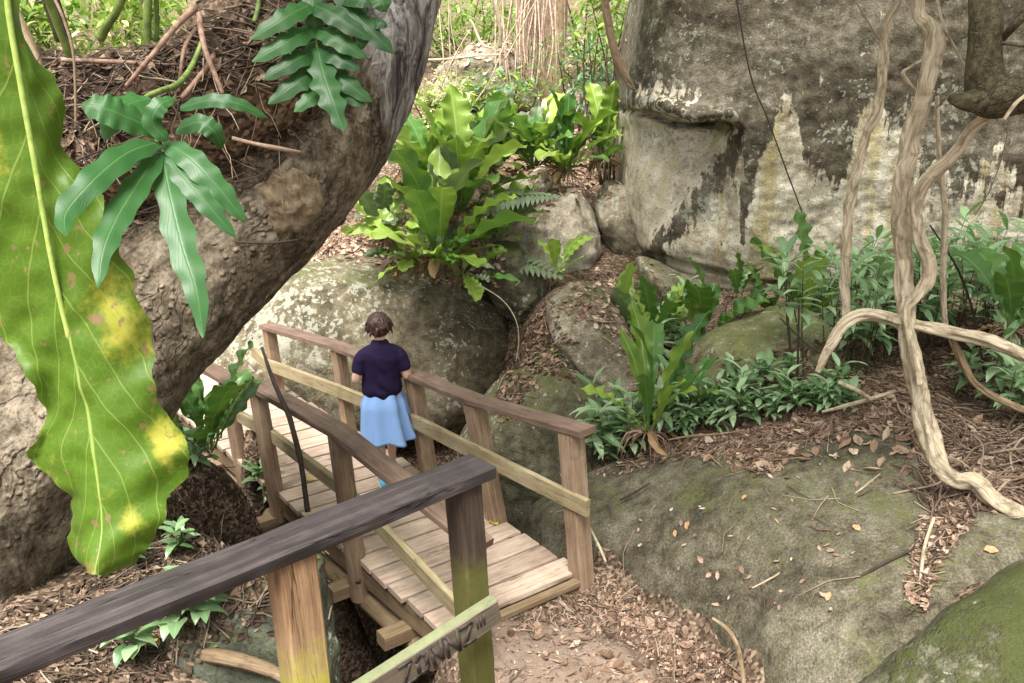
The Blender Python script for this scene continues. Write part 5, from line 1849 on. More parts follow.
liana('thickest twisted vine running down the right side and along the ground', [(912, -50, 5.3, 10), (916, -5, 5.3, 9), (919, 14, 5.3, 9), (930, 27, 5.25, 10), (934, 45, 5.2, 12), (928, 80, 5.2, 12), (918, 115, 5.2, 12), (908, 150, 5.2, 12), (902, 200, 5.2, 12), (903, 250, 5.2, 12), (905, 300, 5.15, 12), (908, 340, 5.1, 12), (917, 385, 5.05, 13), (926, 425, 5.0, 13), (936, 460, 4.9, 13), (955, 480, 4.85, 11), (975, 482, 4.8, 12), (990, 497, 4.75, 12), (1006, 508, 4.7, 13), (1040, 522, 4.6, 13), (1100, 540, 4.5, 13)], amp=.14, twist=8)
liana('curving vine with a sharp elbow hanging from the broken branch', [(992, 112, 4.9, 6), (972, 130, 4.95, 8), (950, 158, 5.0, 9), (926, 182, 5.02, 9), (916, 206, 5.05, 9), (921, 240, 5.05, 9), (929, 262, 5.05, 9), (927, 282, 5.05, 9), (916, 298, 5.05, 7), (907, 312, 5.06, 6), (912, 345, 5.0, 5), (920, 385, 4.95, 5)], amp=.10, twist=7)
liana('thin straight vine between the thick vine and the tree', [(937, 96, 5.5, 3), (938, 130, 5.5, 3.2), (940, 165, 5.5, 3.6), (945, 215, 5.5, 4), (943, 270, 5.5, 4.2), (945, 330, 5.5, 4)], amp=.1, twist=10)
liana('thin pale vine close behind the thick one at the top', [(925, 20, 5.45, 2.4), (925, 55, 5.45, 2.6), (912, 66, 5.4, 2.4), (903, 74, 5.4, 2.4), (916, 90, 5.4, 2.2), (930, 98, 5.45, 2.2)], amp=.1, twist=8)
liana('gnarled vine lying level across the others', [(818, 372, 5.2, 3.5), (828, 350, 5.2, 7), (842, 326, 5.2, 8), (862, 315, 5.2, 8), (890, 318, 5.15, 8.5), (920, 326, 5.1, 8.5), (955, 333, 5.05, 8.5), (985, 340, 5.0, 8.5), (1010, 350, 4.95, 8.5), (1060, 368, 4.9, 8.5)], flute=4, amp=.13, twist=6)
liana('lower side vine sagging to the right edge under the level one', [(950, 335, 5.1, 4), (962, 362, 5.1, 5), (976, 384, 5.1, 5), (1000, 400, 5.05, 5), (1030, 412, 5.0, 5), (1080, 420, 5.0, 5)], mat='vine_dark', amp=.12, twist=6)
liana('short grey vine end drooping from the broken branch at the right edge', [(1004, 120, 4.5, 2.5), (1012, 108, 4.5, 3), (1022, 98, 4.5, 3), (1045, 85, 4.5, 3)], amp=.08, twist=4)
liana('thin bare twig slanting down beside the tree at the top', [(934, -20, 5.0, 1.8), (942, 20, 5.0, 1.8), (956, 50, 5.0, 1.6), (969, 74, 5.0, 1.2)], amp=.05, twist=2, name='bare_twig')
liana('long thin dark vine hanging diagonally before the huge boulder', [(735, -30, 9.0, 1.0), (740, 20, 9.0, 1.1), (752, 80, 9.0, 1.1), (768, 120, 9.0, 1.1), (790, 180, 9.0, 1.0), (808, 228, 9.0, .8)], mat='stick_dark', amp=.05, twist=2, name='hanging_root')
liana('brown hooked root hanging at the boulder edge by the far plants', [(602, -20, 9.2, 5), (606, 10, 9.2, 5.5), (612, 40, 9.2, 6), (620, 66, 9.2, 6.5), (630, 84, 9.2, 4.5), (636, 92, 9.2, 1.5)], mat='vine_dark', amp=.08, twist=2, name='hanging_root')
liana('thin pale aerial root arching over the right end of the lichen boulder', [(470, 280, 9.5, .9), (500, 298, 9.4, .9), (515, 318, 9.3, .9), (519, 340, 9.25, .8), (516, 362, 9.2, .7)], amp=.03, twist=2, name='hanging_root')
mt = empty('right_tree', P(985, 95, D=4.7), 'dark mossy tree stem with a broken stub and side branch at the top right', 'tree')
mb = MB()
tube(mb, pxtube([(978, -120, 4.9, 16), (984, -30, 4.8, 15), (986, 20, 4.72, 15), (985, 55, 4.7, 16), (986, 80, 4.7, 19), (992, 96, 4.7, 21), (1020, 94, 4.6, 20), (1060, 84, 4.5, 19), (1150, 70, 4.4, 19), (1300, 140, 4.3, 22), (1420, 420, 4.2, 28), (1460, 640, 4.2, 32)]), n=8, seg=26, bump=.14, bs=6)
mb.build('trunk', M['bark_small'], mt)
mb = MB()
tube(mb, pxtube([(996, 92, 4.7, 17), (978, 99, 4.68, 14), (962, 101, 4.66, 9), (951, 98, 4.65, 5)]), n=6, seg=18, bump=.25, bs=9)
mb.build('broken_stub', M['bark_small'], mt)
mb = MB()
tube(mb, pxtube([(1000, 42, 4.68, 3), (1012, 28, 4.6, 4), (1030, 10, 4.55, 4.5), (1060, -20, 4.5, 4)]), n=6, seg=8, bump=.1)
tube(mb, pxtube([(990, 42, 4.7, 2), (1010, 44, 4.6, 2), (1050, 50, 4.5, 1.6)]), n=6, seg=6, bump=.1)
mb.build('branch', M['bark_small'], mt)
random.seed(15)
for k, (lb, rows) in enumerate([('fine grey twigs crossing before the boulder left of the tree', [(968, 84, 5.0, .8), (950, 96, 5.1, .9), (936, 108, 5.2, .8)]),
                 ('thin bare grey vine hanging right of the tree', [(1010, 110, 5.2, .8), (1004, 150, 5.3, .8), (990, 190, 5.4, .8), (975, 215, 5.5, .7)]),
                 ('pale jointed thin root hanging at the top left of the slender vine', [(848, -15, 6.5, 1.2), (862, 12, 6.4, 1.2), (876, 34, 6.3, 1.4), (884, 44, 6.2, 1.0)])]):
    liana(lb, rows, mat='vine_dark', amp=.02, twist=1, name='hanging_root')

# ------------------------------------------------------------------ broad-leaved plants
BR2 = ['leaf_bright', 'leaf_bright', 'leaf_deep', 'leaf_dull']
paddle_plant('rosette_plant', 'largest rosette of long bright green wavy leaves growing on the lichen boulder', 440, 262, 10.0, 118, 30, BR2, spread=(.05, 1.1), seed=1)
paddle_plant('rosette_plant', 'small drooping rosette hanging over the front of the lichen boulder', 462, 276, 9.75, 62, 12, BR2, spread=(.5, 1.25), seed=41)
paddle_plant('rosette_plant', 'low rosette left of the largest one on the boulder top', 412, 262, 9.95, 70, 12, ['leaf_bright', 'leaf_dull'], spread=(.3, 1.1), seed=42)
paddle_plant('rosette_plant', 'upper tier of tall crinkled leaves just above the largest rosette', 462, 212, 10.6, 112, 22, BR2, spread=(.02, .6), wratio=.17, seed=31)
paddle_plant('rosette_plant', 'leafy clump between the upper tier and the pale sunlit shrub', 430, 190, 10.9, 92, 16, ['leaf_bright', 'leaf_deep'], spread=(.05, .8), seed=32)
paddle_plant('rosette_plant', 'smaller dull green rosette left of the largest one beside the trunk', 384, 240, 10.6, 78, 14, ['leaf_bright', 'leaf_dull'], spread=(.1, .8), seed=2)
paddle_plant('rosette_plant', 'yellowish green rosette close to the grey upper trunk', 408, 172, 11.6, 80, 12, ['leaf_bright'], spread=(.1, .75), seed=3)
paddle_plant('rosette_plant', 'leftmost tall rosette in the row behind the tall boulder', 492, 172, 12.2, 84, 24, BR2, spread=(.05, .7), seed=4)
paddle_plant('rosette_plant', 'middle rosette in the row directly above the tall boulder', 535, 168, 12.2, 84, 26, BR2, spread=(.05, .75), seed=5)
paddle_plant('rosette_plant', 'right rosette of the row with roots over the tall boulder', 566, 172, 11.9, 78, 22, ['leaf_deep', 'leaf_bright'], spread=(.05, .75), seed=6)
paddle_plant('rosette_plant', 'rosette next to the left edge of the huge stained boulder', 604, 160, 12.4, 78, 12, BR2, spread=(.1, .75), seed=7)
paddle_plant('rosette_plant', 'low rosette between the flat pale stone and the largest rosette', 476, 236, 10.9, 62, 10, ['leaf_dull', 'leaf_deep'], spread=(.3, .9), seed=8)
paddle_plant('rosette_plant', 'small fresh green plant with stalked leaves on the tall boulder', 556, 276, 10.4, 60, 9, ['leaf_bright'], spread=(.15, .85), wratio=.17, seed=9, bend=(.3, 1.0))
paddle_plant('rosette_plant', 'tiny bright fern-like plant on the face of the tall boulder', 502, 238, 10.8, 30, 8, ['leaf_bright'], spread=(.1, .8), wratio=.2, seed=10, roots=False)
paddle_plant('rosette_plant', 'clump of upright leaves on the leaf-covered slope left of the cleft', 622, 345, 8.9, 82, 12, BR2, spread=(.05, .6), seed=11)
paddle_plant('rosette_plant', 'leafy clump right of the upright one under the leaning grey boulder', 655, 345, 8.7, 80, 12, ['leaf_bright', 'leaf_deep'], spread=(.1, .7), seed=12)
paddle_plant('rosette_plant', 'tall narrow-leaved rosette above the end of the bridge handrail', 648, 432, 6.7, 125, 11, ['leaf_deep', 'leaf_bright'], spread=(.05, .55), wratio=.11, seed=13)
paddle_plant('rosette_plant', 'rosette with broad dark leaves below the crack of the huge boulder', 700, 345, 8.6, 96, 8, ['leaf_deep', 'leaf_bright'], spread=(.05, .55), wratio=.2, seed=14)
paddle_plant('rosette_plant', 'small rosette with two upright leaves at the huge boulder foot', 738, 298, 9.2, 52, 5, ['leaf_deep'], spread=(.05, .5), wratio=.2, seed=15)
paddle_plant('rosette_plant', 'broad-leaved rosette behind the slender vine at the boulder foot', 806, 318, 8.6, 92, 10, ['leaf_deep', 'leaf_bright'], spread=(.05, .7), wratio=.2, seed=16)
paddle_plant('rosette_plant', 'low rosette hidden among thicket leaves at the boulder foot', 770, 318, 8.8, 60, 8, ['leaf_deep'], spread=(.2, .8), wratio=.18, seed=17)
paddle_plant('rosette_plant', 'big glossy dark leaves at the right edge of the thicket', 1012, 330, 6.2, 110, 8, ['leaf_deep'], spread=(.05, .7), wratio=.2, seed=18)
paddle_plant('rosette_plant', 'pale broad leaves low on the bank beside the mossy boulder', 690, 408, 6.9, 60, 8, ['leaf_deep', 'leaf_bright'], spread=(.2, .9), wratio=.18, seed=19)
paddle_plant('rosette_plant', 'crinkled green plant growing against the trunk base left of the bridge', 210, 452, 6.0, 105, 13, ['leaf_deep'], spread=(.05, .55), wratio=.2, seed=20, roots=False)
# large hanging leaf on the far side of the boulder's left shoulder
paddle_plant('rosette_plant', 'dark broad leaves drooping over the huge boulder at the top', 640, -10, 10.2, 62, 8, ['leaf_deep'], spread=(.4, 1.25), wratio=.3, seed=21, roots=False)
paddle_plant('rosette_plant', 'second cluster of dark leaves by the hooked root at the top', 596, -6, 10.4, 50, 7, ['leaf_deep', 'leaf_bright'], spread=(.5, 1.3), wratio=.3, seed=22, roots=False)

# grey-green flat fronds lying over the tall boulder
for (x, y, x2, y2, lb) in [(556, 196, 478, 214, 'grey-green feathery frond lying over the flat pale stone'), (470, 262, 560, 276, 'grey-green frond lying across the foot of the tall boulder')]:
    mb = MB()
    a, b = P(x, y, D=10.6), P(x2, y2, D=10.1)
    n = 16
    for k in range(n + 1):
        t = k / n
        p = a.lerp(b, t) + Vector((0, 0, .10 * math.sin(t * 3.14)))
        d = (b - a).normalized()
        sd_ = d.cross(Vector((0, -.4, 1))).normalized()
        for s in (-1, 1):
            l = .26 * math.sin(.25 + 2.6 * t)
            blade(mb, p, (sd_ * s + d * .55 + Vector((0, 0, .1))), Vector((0, -.4, 1)), l, .035, LANCE, droop=.5, fold=.1, nL=5, nW=2, r=U(.2, .8))
    tag(mb.build('fern_frond', M['leaf_dull']), lb, 'fern')

# ------------------------------------------------------------------ narrow-leaved understory plants: a few kinds, copied
def stem_plant(nst, H, lL, lw, seed, mats=('leaf_shrub',), per=8, tilt=.25):
    random.seed(seed)
    lm = MB(); sm = MB()
    for k in range(nst):
        a = U(0, 6.28); rr = U(0, .10) * H * 1.5
        b = Vector((rr * math.cos(a), rr * math.sin(a), -.04))
        h = H * U(.6, 1.0)
        ta = U(0, 6.28); tl = U(0, tilt)
        top = b + Vector((math.cos(ta) * math.sin(tl), math.sin(ta) * math.sin(tl), math.cos(tl))) * h
        mid = b.lerp(top, .5) + Vector((U(-.03, .03), U(-.03, .03), 0)) * h
        tube(sm, [(*b, .0055), (*mid, .005), (*top, .003)], n=3, seg=5)
        az = U(0, 6.28)
        for j in range(per):
            t = 1 - .55 * (j / per) ** 1.2
            p = b.lerp(mid, t * 2) if t < .5 else mid.lerp(top, t * 2 - 1)
            az += 2.4
            el = U(-.1, .75) if j > 2 else U(.4, 1.1)
            d = Vector((math.cos(az) * math.cos(el), math.sin(az) * math.cos(el), math.sin(el)))
            blade(lm, p, d, Vector((0, 0, 1)), lL * U(.65, 1.1), lL * lw * U(.8, 1.1), LANCE, droop=U(.5, 1.3), fold=U(.1, .3), wave=.08, wf=2, nL=8, nW=4, r=R())
    return lm, sm
PROTO = []
for k, (nst, H, lL, lw, per, mt_) in enumerate([(4, 1.15, .34, .12, 9, 'leaf_shrub'), (4, .80, .30, .13, 8, 'leaf_shrub'), (4, .42, .24, .14, 7, 'leaf_shrub'), (4, 1.0, .32, .11, 9, 'leaf_shrub'), (3, .28, .18, .2, 6, 'leaf_shrub')]):
    lm, sm = stem_plant(nst, H, lL, lw, 100 + k, per=per)
    PROTO.append((lm, sm, mt_))
MADE = {}
def put_plant(kind, p, rz, sc, label, group, name='understory_plant'):
    if kind not in MADE:
        root = empty(name, (0, 0, 0), label, 'plant', group)
        lm, sm, mt_ = PROTO[kind]
        lm.build('foliage', M[mt_], root, origin=(0, 0, 0))
        sm.build('stem', M['stem_brown'], root, origin=(0, 0, 0))
        MADE[kind] = root
        o = root
    else:
        o = copy_tree(MADE[kind])
        o['label'] = label
        o['group'] = group
    o.location = p
    o.rotation_euler = (U(-.1, .1), U(-.1, .1), rz)
    o.scale = (sc, sc, sc)
    o['_o'] = [0.0, 0.0, 0.0]
random.seed(50)
def thicket(poly, n, kinds, sc, label, group, jit=0.0, dmin=.0):
    done = []
    tries = 0
    while len(done) < n and tries < n * 30:
        tries += 1
        x, y = sample(poly)
        p, nr = hit(x, y)
        if p is None or p.y > 14: continue
        if nr.z < .3: continue
        if any((p - q).length < dmin for q in done): continue
        done.append(p)
        put_plant(random.choice(kinds), p, U(0, 6.28), U(*sc), label, group)
thicket([(760, 345), (830, 318), (1024, 312), (1100, 330), (1100, 372), (1024, 372), (900, 372), (800, 385)], 34, [0, 1, 3], (.8, 1.15), 'narrow-leaved green plant in the thicket behind the twisted vines', 'plants in the thicket behind the vines', dmin=.26)
thicket([(940, 395), (1024, 380), (1060, 400), (1060, 440), (960, 420)], 7, [1, 2, 0], (.7, 1.0), 'narrow-leaved plant growing before the vines at the right edge', 'plants before the vines at the right edge', dmin=.26)
thicket([(640, 440), (680, 405), (760, 408), (840, 400), (850, 412), (760, 428), (690, 438)], 40, [2, 2, 4, 4], (.6, 1.0), 'low narrow-leaved plant along the upper edge of the sloping slab', 'low plants along the slab edge', dmin=.11)
thicket([(590, 470), (610, 440), (660, 420), (670, 440), (630, 460)], 16, [2, 4, 1], (.7, 1.15), 'low leafy plant beside the end of the right bridge handrail', 'plants beside the handrail end', dmin=.15)
thicket([(690, 360), (760, 345), (820, 350), (800, 385), (720, 395)], 5, [4], (.7, 1.1), 'low plant on the mossy boulder of the right bank', 'plants on the mossy boulder', dmin=.25)
thicket([(600, 300), (680, 300), (690, 360), (640, 390), (610, 350)], 9, [4, 2], (.8, 1.3), 'small leafy plant on the leaf-covered slope below the huge boulder', 'small plants on the leafy slope', dmin=.26)
for x, y, k, sc, lb in [(274, 505, 4, 1.25, 'young green seedling at the foot of the left bridge post'), (262, 488, 4, 1.1, 'seedling with pointed leaves just above the young one on the bank'), (196, 470, 4, 1.1, 'leafy seedling below the crinkled plant on the bank'), (300, 520, 4, .8, 'small seedling at the base of the thin dark stick'),
                    (130, 665, 4, .9, 'small seedling lowest on the bank at the bottom left'), (188, 630, 4, 1.1, 'dark green seedling on the gully edge under the stair rail'), (205, 615, 4, .8, 'seedling just right of the dark green one under the stair rail'), (120, 570, 4, .8, 'seedling under the tip of the huge wavy leaf'), (185, 555, 4, .7, 'tiny seedling on the dark bank above the stair rail'),
                    (240, 455, 4, .7, 'small plant beside the farthest left bridge post')]:
    p, nr = hit(x, y)
    if p is not None: put_plant(k, p, U(0, 6.28), sc, lb, None)
for o in list(scene.objects):
    if o.get('group', 1) is None: del o['group']

# ------------------------------------------------------------------ background beyond the boulders
random.seed(70)
def leaf_cloud(name, label, c, rad, n, L, mats, kind=None, cat='bush', stems=8, group=None, w=.35):
    """a bush: leaves spread in clumps through an uneven volume, on thin stems"""
    c = Vector(c)
    root = empty(name, c, label, cat, group)
    mbs = [MB() for _ in mats]
    sm = MB()
    clumps = []
    for k in range(max(5, n // 28)):
        v = Vector((U(-1, 1), U(-1, 1), U(-.2, 1)))
        if v.length > 1: v.normalize()
        clumps.append(c + Vector((v.x * rad[0], v.y * rad[1], v.z * rad[2])))
    for k in range(n):
        q = random.choice(clumps)
        s = min(rad) * .34
        p = q + Vector((random.gauss(0, s), random.gauss(0, s), random.gauss(0, s)))
        if p.z < c.z - .1: continue
        d = Vector((U(-1, 1), U(-1, 1), U(-.6, .5)))
        if d.length < .1: continue
        l = L * U(.6, 1.2)
        blade(random.choice(mbs), p, d, Vector((U(-.4, .4), U(-.4, .4), 1)), l, l * w * .5, OVAL, droop=U(.2, 1), fold=.2, nL=3, nW=2, r=R())
    for k in range(stems):
        q = random.choice(clumps)
        b = Vector((c.x + U(-.2, .2) * rad[0], c.y + U(-.2, .2) * rad[1], gz(c.x, c.y) - .1))
        tube(sm, [(*b, .02), (*(b.lerp(q, .5) + Vector((U(-.2, .2), U(-.2, .2), .1))), .015), (*q, .006)], n=3, seg=5)
    for m, mt_ in zip(mbs, mats):
        if m.v: m.build('foliage', M[mt_], root)
    if sm.v: sm.build('stem', M['stem_brown'], root)
    return root
def at(x, y, D): return P(x, y, D=D)
leaf_cloud('shrub', 'pale yellow-green sunlit shrub beside the grey upper trunk', at(440, 118, 13.5), (.55, .4, .5), 420, .16, ['leaf_sunlit', 'leaf_sunlit', 'leaf_far'])  # sun patch painted as pale yellow leaf colour
leaf_cloud('shrub', 'feathery light green bush behind the right half of the plant row', at(580, 88, 15.5), (.75, .6, 1.0), 900, .11, ['leaf_far', 'leaf_blue'])
leaf_cloud('shrub', 'blue-green bush at the left edge of the huge boulder', at(606, 112, 14), (.4, .4, .55), 380, .15, ['leaf_blue'])
leaf_cloud('shrub', 'light green shrub at the top behind the hooked brown root', at(612, 30, 13.5), (.5, .4, .7), 420, .17, ['leaf_bright', 'leaf_far'])
leaf_cloud('shrub', 'sparse light green shrub behind the hanging pink roots', at(470, 50, 19), (1.1, .6, 1.2), 420, .16, ['leaf_far'])
leaf_cloud('shrub', 'bright green sunlit bush far behind the mound at the top left', at(95, 62, 13), (1.3, .6, 1.3), 1400, .2, ['leaf_far', 'leaf_far', 'leaf_sunlit'])
leaf_cloud('shrub', 'second bright bush behind the mound nearer the broad frond', at(215, 50, 14), (1.2, .6, 1.3), 900, .2, ['leaf_far', 'leaf_bright'])
leaf_cloud('shrub', 'green bush at the far left edge behind the huge leaf', at(-40, 70, 12), (1.2, .8, 1.2), 600, .2, ['leaf_deep', 'leaf_far'])
leaf_cloud('shrub', 'sunlit yellow-green foliage behind the far grey rock', at(470, 60, 20), (1.6, .8, 1.5), 1100, .2, ['leaf_far', 'leaf_sunlit', 'leaf_far'])
leaf_cloud('shrub', 'sunlit foliage filling the gap right of the pink roots', at(585, 55, 18.5), (1.3, .8, 1.5), 1000, .18, ['leaf_far', 'leaf_sunlit', 'leaf_blue'])
leaf_cloud('shrub', 'low pale green growth in front of the far grey rock', at(500, 104, 15), (.9, .5, .45), 500, .15, ['leaf_far', 'leaf_bright', 'leaf_blue'])
# pinkish curtain of aerial roots
mb = MB()
for k in range(70):
    x = random.gauss(533, 17)
    D = 16 + U(-.4, .4)
    x2 = x + U(-8, 8)
    r_ = U(.006, .02)
    t0 = P(x, -90, D=D); t1 = P(x2, U(60, 92), D=D + U(-.2, .2))
    tube(mb, [(*t0, r_), (*(t0.lerp(t1, .4) + Vector((U(-.1, .1), 0, 0))), r_), (*(t0.lerp(t1, .75) + Vector((U(-.1, .1), 0, 0))), r_ * .9), (*t1, r_ * .6)], n=4, seg=5, r=U(.4, 1))
tag(mb.build('hanging_roots', plain_mat('pink_aerial_roots', (.36, .23, .17), .4, 20, .8, c2=(.60, .45, .36))), 'thick pinkish curtain of aerial roots hanging in the far background', 'roots')
def bg_trunk(label, x, D, r_px, lean=0, mat='bark_small', name='background_tree'):
    b = P(x, 110, D=D); b.z = gz(b.x, b.y) - .2
    rr = r_px * D / FPX
    root = empty(name, b, label, 'tree')
    mb = MB()
    tube(mb, [(b.x, b.y, b.z, rr * 1.3), (b.x + lean * .3, b.y, b.z + 1.2, rr), (b.x + lean * .7, b.y, b.z + 2.8, rr * .9), (b.x + lean, b.y, b.z + 4.5, rr * .85), (b.x + lean * 1.2, b.y + .2, b.z + 7, rr * .7)], n=6, seg=14, bump=.15)
    mb.build('trunk', M[mat], root)
    lf = [MB(), MB()]
    cx, cy, cz = b.x + lean * 1.2, b.y + .2, b.z + 7.2
    for c in range(26):
        v = Vector((random.gauss(0, 1.2), random.gauss(0, 1.2), random.gauss(0, .7)))
        for q in range(22):
            p = Vector((cx, cy, cz)) + v + Vector((random.gauss(0, .3), random.gauss(0, .3), random.gauss(0, .25)))
            l = U(.14, .28)
            blade(random.choice(lf), p, Vector((U(-1, 1), U(-1, 1), U(-.6, .4))), Vector((0, 0, 1)), l, l * .2, OVAL, droop=.6, fold=.2, nL=3, nW=2, r=R())
    lf[0].build('crown', M['leaf_far'], root); lf[1].build('crown', M['leaf_deep'], root)
    return root
bg_trunk('tan tree stem among the far hanging roots', 548, 17.5, 11, .3, 'vine_dark')
bg_trunk('slim tree stem left of the far grey rock', 402, 18, 9, -.5)
bg_trunk('slim grey tree stem right of the far hanging roots', 640, 19, 10, .6)
bg_trunk('dark tree stem behind the mound at the top left', 165, 15, 12, -.4)
bg_trunk('leaning tree stem in the far left background', 30, 15, 14, .8)
for k, (x0, y0, x1, y1, D, r_) in enumerate([(420, 60, 500, 55, 14.5, .02), (428, 130, 470, 30, 14, .012), (440, 128, 438, -30, 14.2, .010), (447, 125, 450, -30, 14.3, .010), (455, 110, 452, -20, 14.4, .009), (470, 20, 492, 48, 14.5, .022), (500, 48, 488, -20, 15, .03), (505, 60, 545, -10, 14.5, .012), (462, 118, 530, 0, 13.8, .010)]):
    mb = MB()
    a, b = P(x0, y0, D=D), P(x1, y1, D=D + U(-.2, .2))
    tube(mb, [(*a, r_), (*(a.lerp(b, .35) + Vector((U(-.08, .08), 0, U(-.08, .08)))), r_), (*(a.lerp(b, .7) + Vector((U(-.08, .08), 0, U(-.08, .08)))), r_ * .9), (*b, r_ * .7)], n=5, seg=6, bump=.1)
    tag(mb.build('bare_vine', M['vine']), ['level pale dead stem behind the pale sunlit shrub', 'slanting thin vine rising from the pale shrub', 'leftmost thin upright vine behind the pale shrub', 'second thin upright vine behind the pale shrub', 'third thin upright vine behind the pale shrub', 'short thick vine end in the far background', 'thick pale vine hanging left of the pink roots', 'dark thin vine crossing the pink roots', 'long thin vine slanting up to the pink roots'][k], 'vine')
# the forest around: undergrowth one cannot count, on the far slopes
mbs = [MB(), MB(), MB()]
for k in range(9000):
    a = U(0, 1)
    if k < 5600:
        x, y = U(-15, 16), U(17, 27)
        if abs(x) < 2.2 and y < 19.5: continue
    else:
        s = -1 if R() < .5 else 1
        x, y = s * U(8.5, 15), U(3, 20)
    z = gz(x, y)
    hmax = 4.2 if y > 20 else 2.2
    p = Vector((x, y, z + hmax * R() ** 1.5))
    if noise.noise(p * .7) < -.15: continue
    l = U(.22, .5)
    blade(mbs[int(R() * 3)], p, Vector((U(-1, 1), U(-1, 1), U(-.6, .4))), Vector((0, 0, 1)), l, l * .2, OVAL, droop=.7, fold=.2, nL=3, nW=2, r=R())
for m, mt_ in zip(mbs, ['leaf_far', 'leaf_deep', 'leaf_far']):
    tag(m.build('undergrowth', M[mt_]), 'mass of green forest undergrowth on the far slopes behind the boulders', 'undergrowth', kind='stuff')

# tangle of dry roots on the ground under the vines
random.seed(81)
mb = MB()
for k in range(60):
    x, y = U(905, 1040), U(415, 500)
    p, nr = hit(x, y)
    if p is None: continue
    a = U(0, 6.28); L = U(.25, .8); rr = U(.003, .009)
    row = []
    for j in range(5):
        q = p + Vector((math.cos(a), math.sin(a), 0)) * L * (j / 4 - .5)
        a += U(-.5, .5)
        g, _n = fall(q + Vector((0, 0, .3)), .3)
        z = g.z if g is not None else q.z
        row.append((q.x, q.y, z + .01 + U(0, .10) * (1 if 0 < j < 4 else .1), rr))
    tube(mb, row, n=4, seg=5, r=U(.2, .9))
tag(mb.build('root_tangle', M['twig']), 'tangle of dry thin roots on the ground below the twisted vines', 'roots', kind='stuff')
mb = MB()
for k in range(45):
    x, y = random.choice([(U(10, 120), U(40, 250)), (U(150, 340), U(30, 150))])
    p, nr = hit(x, y)
    if p is None: continue
    row = [(*(p + Vector((U(-.02, .02), -.02, .05))), .003)]
    a = U(-.6, .6); L = U(.12, .4)
    for j in range(1, 5):
        q = p + Vector((math.sin(a) * L * j / 4, -.03 - .02 * j + U(-.02, .02), -L * j / 4 * .8 + U(-.02, .02)))
        row.append((*q, .003 * (1 - j * .15)))
    tube(mb, row, n=4, seg=4, r=U(.2, 1))
tag(mb.build('hanging_rootlets', M['twig']), 'thin dry rootlets hanging from the leaf mound over the trunk', 'roots', kind='stuff')
for lb, rows in [('thin dark bare stem rising through the right thicket', [(985, 380, 6.6, 1.4), (975, 320, 6.6, 1.3), (958, 270, 6.6, 1.2), (930, 225, 6.6, .9)]), ('thin dark stem standing before the mossy boulder', [(797, 392, 6.7, 1.2), (798, 350, 6.7, 1.2), (799, 305, 6.7, 1.0)]), ('slanting thin grey twig at the foot of the slender vine', [(835, 362, 6.4, .9), (808, 345, 6.5, 1.0), (780, 318, 6.6, .8)])]:
    mb = MB()
    tube(mb, pxtube(rows), n=6, seg=6, bump=.1)
    tag(mb.build('bare_twig', M['stick_dark']), lb, 'stem')

# crowns of the two near trees, unseen above the frame, added to shade the gully while the slope behind stays sunlit
random.seed(90)
def crown(root, c, rad, n, L, mats):
    mbs = [MB() for _ in mats]
    for k in range(n // 14):
        v = Vector((random.gauss(0, .5), random.gauss(0, .5), random.gauss(0, .45)))
        cc = Vector(c) + Vector((v.x * rad[0], v.y * rad[1], v.z * rad[2]))
        for q in range(14):
            p = cc + Vector((random.gauss(0, .35), random.gauss(0, .35), random.gauss(0, .2)))
            l = L * U(.6, 1.2)
            blade(random.choice(mbs), p, Vector((U(-1, 1), U(-1, 1), U(-.5, .2))), Vector((0, 0, 1)), l, l * .2, OVAL, droop=.5, fold=.15, nL=3, nW=2, r=R())
    for m, mt_ in zip(mbs, mats): m.build('crown', M[mt_], root)
crown(tree, (.3, 4.6, 8.6), (5.5, 4.5, 1.6), 4600, .42, ['leaf_deep', 'leaf_bright'])
crown(mt, (6.8, 5.0, 8.8), (3.4, 4.2, 1.5), 1300, .42, ['leaf_deep', 'leaf_bright'])
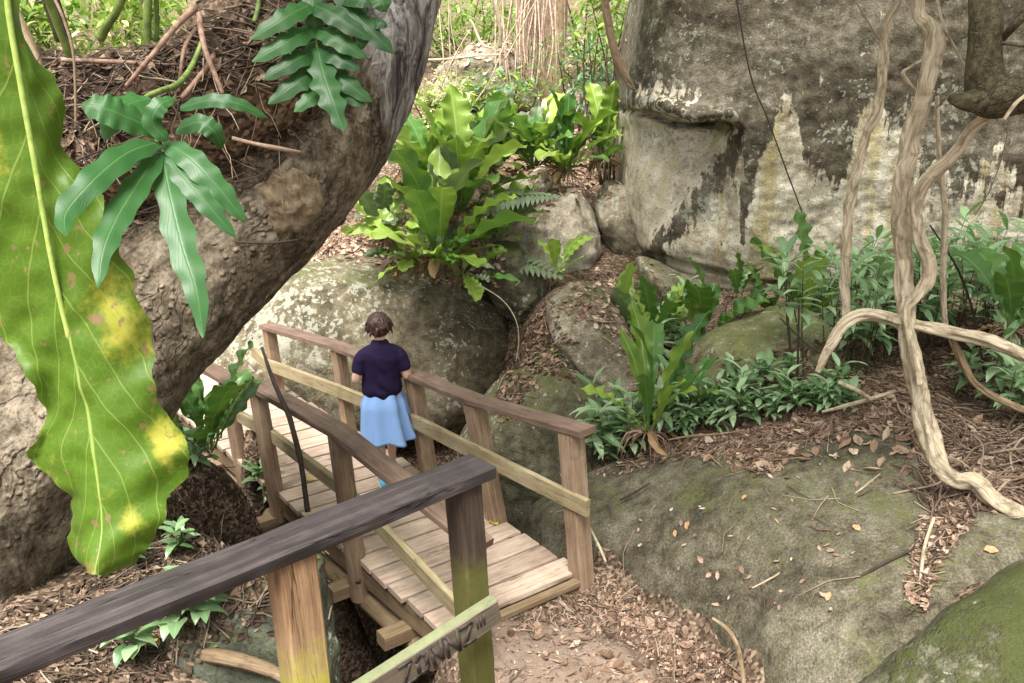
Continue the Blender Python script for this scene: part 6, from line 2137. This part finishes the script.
for root, path in [(tree, [(*P(415, -240, D=5.1), .28), (.6, 5.2, 7.4, .22), (.5, 5.0, 9.2, .10)]), (mt, [(*P(978, -120, D=4.9), .09), (3.6, 5.1, 6.6, .08), (4.6, 5.2, 8.6, .05)])]:
    mb = MB()
    tube(mb, path, n=6, seg=14, bump=.1)
    a = Vector(path[1][:3])
    for k in range(7):
        th = k * .9
        b = a + Vector((math.cos(th) * 2.6, math.sin(th) * 2.2, U(.8, 1.8)))
        tube(mb, [(*a, .09), (*(a.lerp(b, .5) + Vector((0, 0, .35))), .06), (*b, .025)], n=4, seg=8, bump=.1)
    mb.build('limbs', M['bark_small'], root)

# ------------------------------------------------------------------ light
world = bpy.data.worlds.new("World")
scene.world = world
world.use_nodes = True
wt = world.node_tree
wt.nodes.clear()
wo = wt.nodes.new('ShaderNodeOutputWorld')
bg = wt.nodes.new('ShaderNodeBackground')
sky = wt.nodes.new('ShaderNodeTexSky')
sky.sky_type = 'NISHITA'
sky.sun_disc = False
EL, AZ = math.radians(66), math.radians(197)      # sun high, behind and a little to the left of the camera
sky.sun_elevation = EL
sky.sun_rotation = AZ
sky.air_density = 1.0
sky.dust_density = 3.0
sky.ozone_density = .6
bg.inputs[1].default_value = .10
# thin bright cloud: most of the sky's blue is washed out
bw = wt.nodes.new('ShaderNodeRGBToBW')
wt.links.new(sky.outputs[0], bw.inputs[0])
tint = wt.nodes.new('ShaderNodeMixRGB'); tint.blend_type = 'MULTIPLY'; tint.inputs[0].default_value = 1.0
tint.inputs[2].default_value = (1.0, .985, .93, 1)
wt.links.new(bw.outputs[0], tint.inputs[1])
cl = wt.nodes.new('ShaderNodeMixRGB'); cl.inputs[0].default_value = .85
wt.links.new(sky.outputs[0], cl.inputs[1])
wt.links.new(tint.outputs[0], cl.inputs[2])
wt.links.new(cl.outputs[0], bg.inputs[0])
wt.links.new(bg.outputs[0], wo.inputs[0])
sd = bpy.data.lights.new('sun', 'SUN')
sd.energy = 3.8
sd.angle = math.radians(38)
sd.color = (1.0, .95, .88)
sun = bpy.data.objects.new('sun', sd)
COL.objects.link(sun)
dirv = Vector((math.sin(AZ) * math.cos(EL), math.cos(AZ) * math.cos(EL), math.sin(EL)))
sun.rotation_euler = dirv.to_track_quat('Z', 'Y').to_euler()

vs_ = scene.view_settings
vs_.view_transform = 'Standard'
vs_.look = 'None'
vs_.exposure = 2.1
vs_.gamma = 1.0
vs_.use_curve_mapping = False
scene.cycles.use_denoising = True
scene.cycles.max_bounces = 6
scene.cycles.transparent_max_bounces = 6
for o in bpy.data.objects:
    if '_o' in o:
        del o['_o']
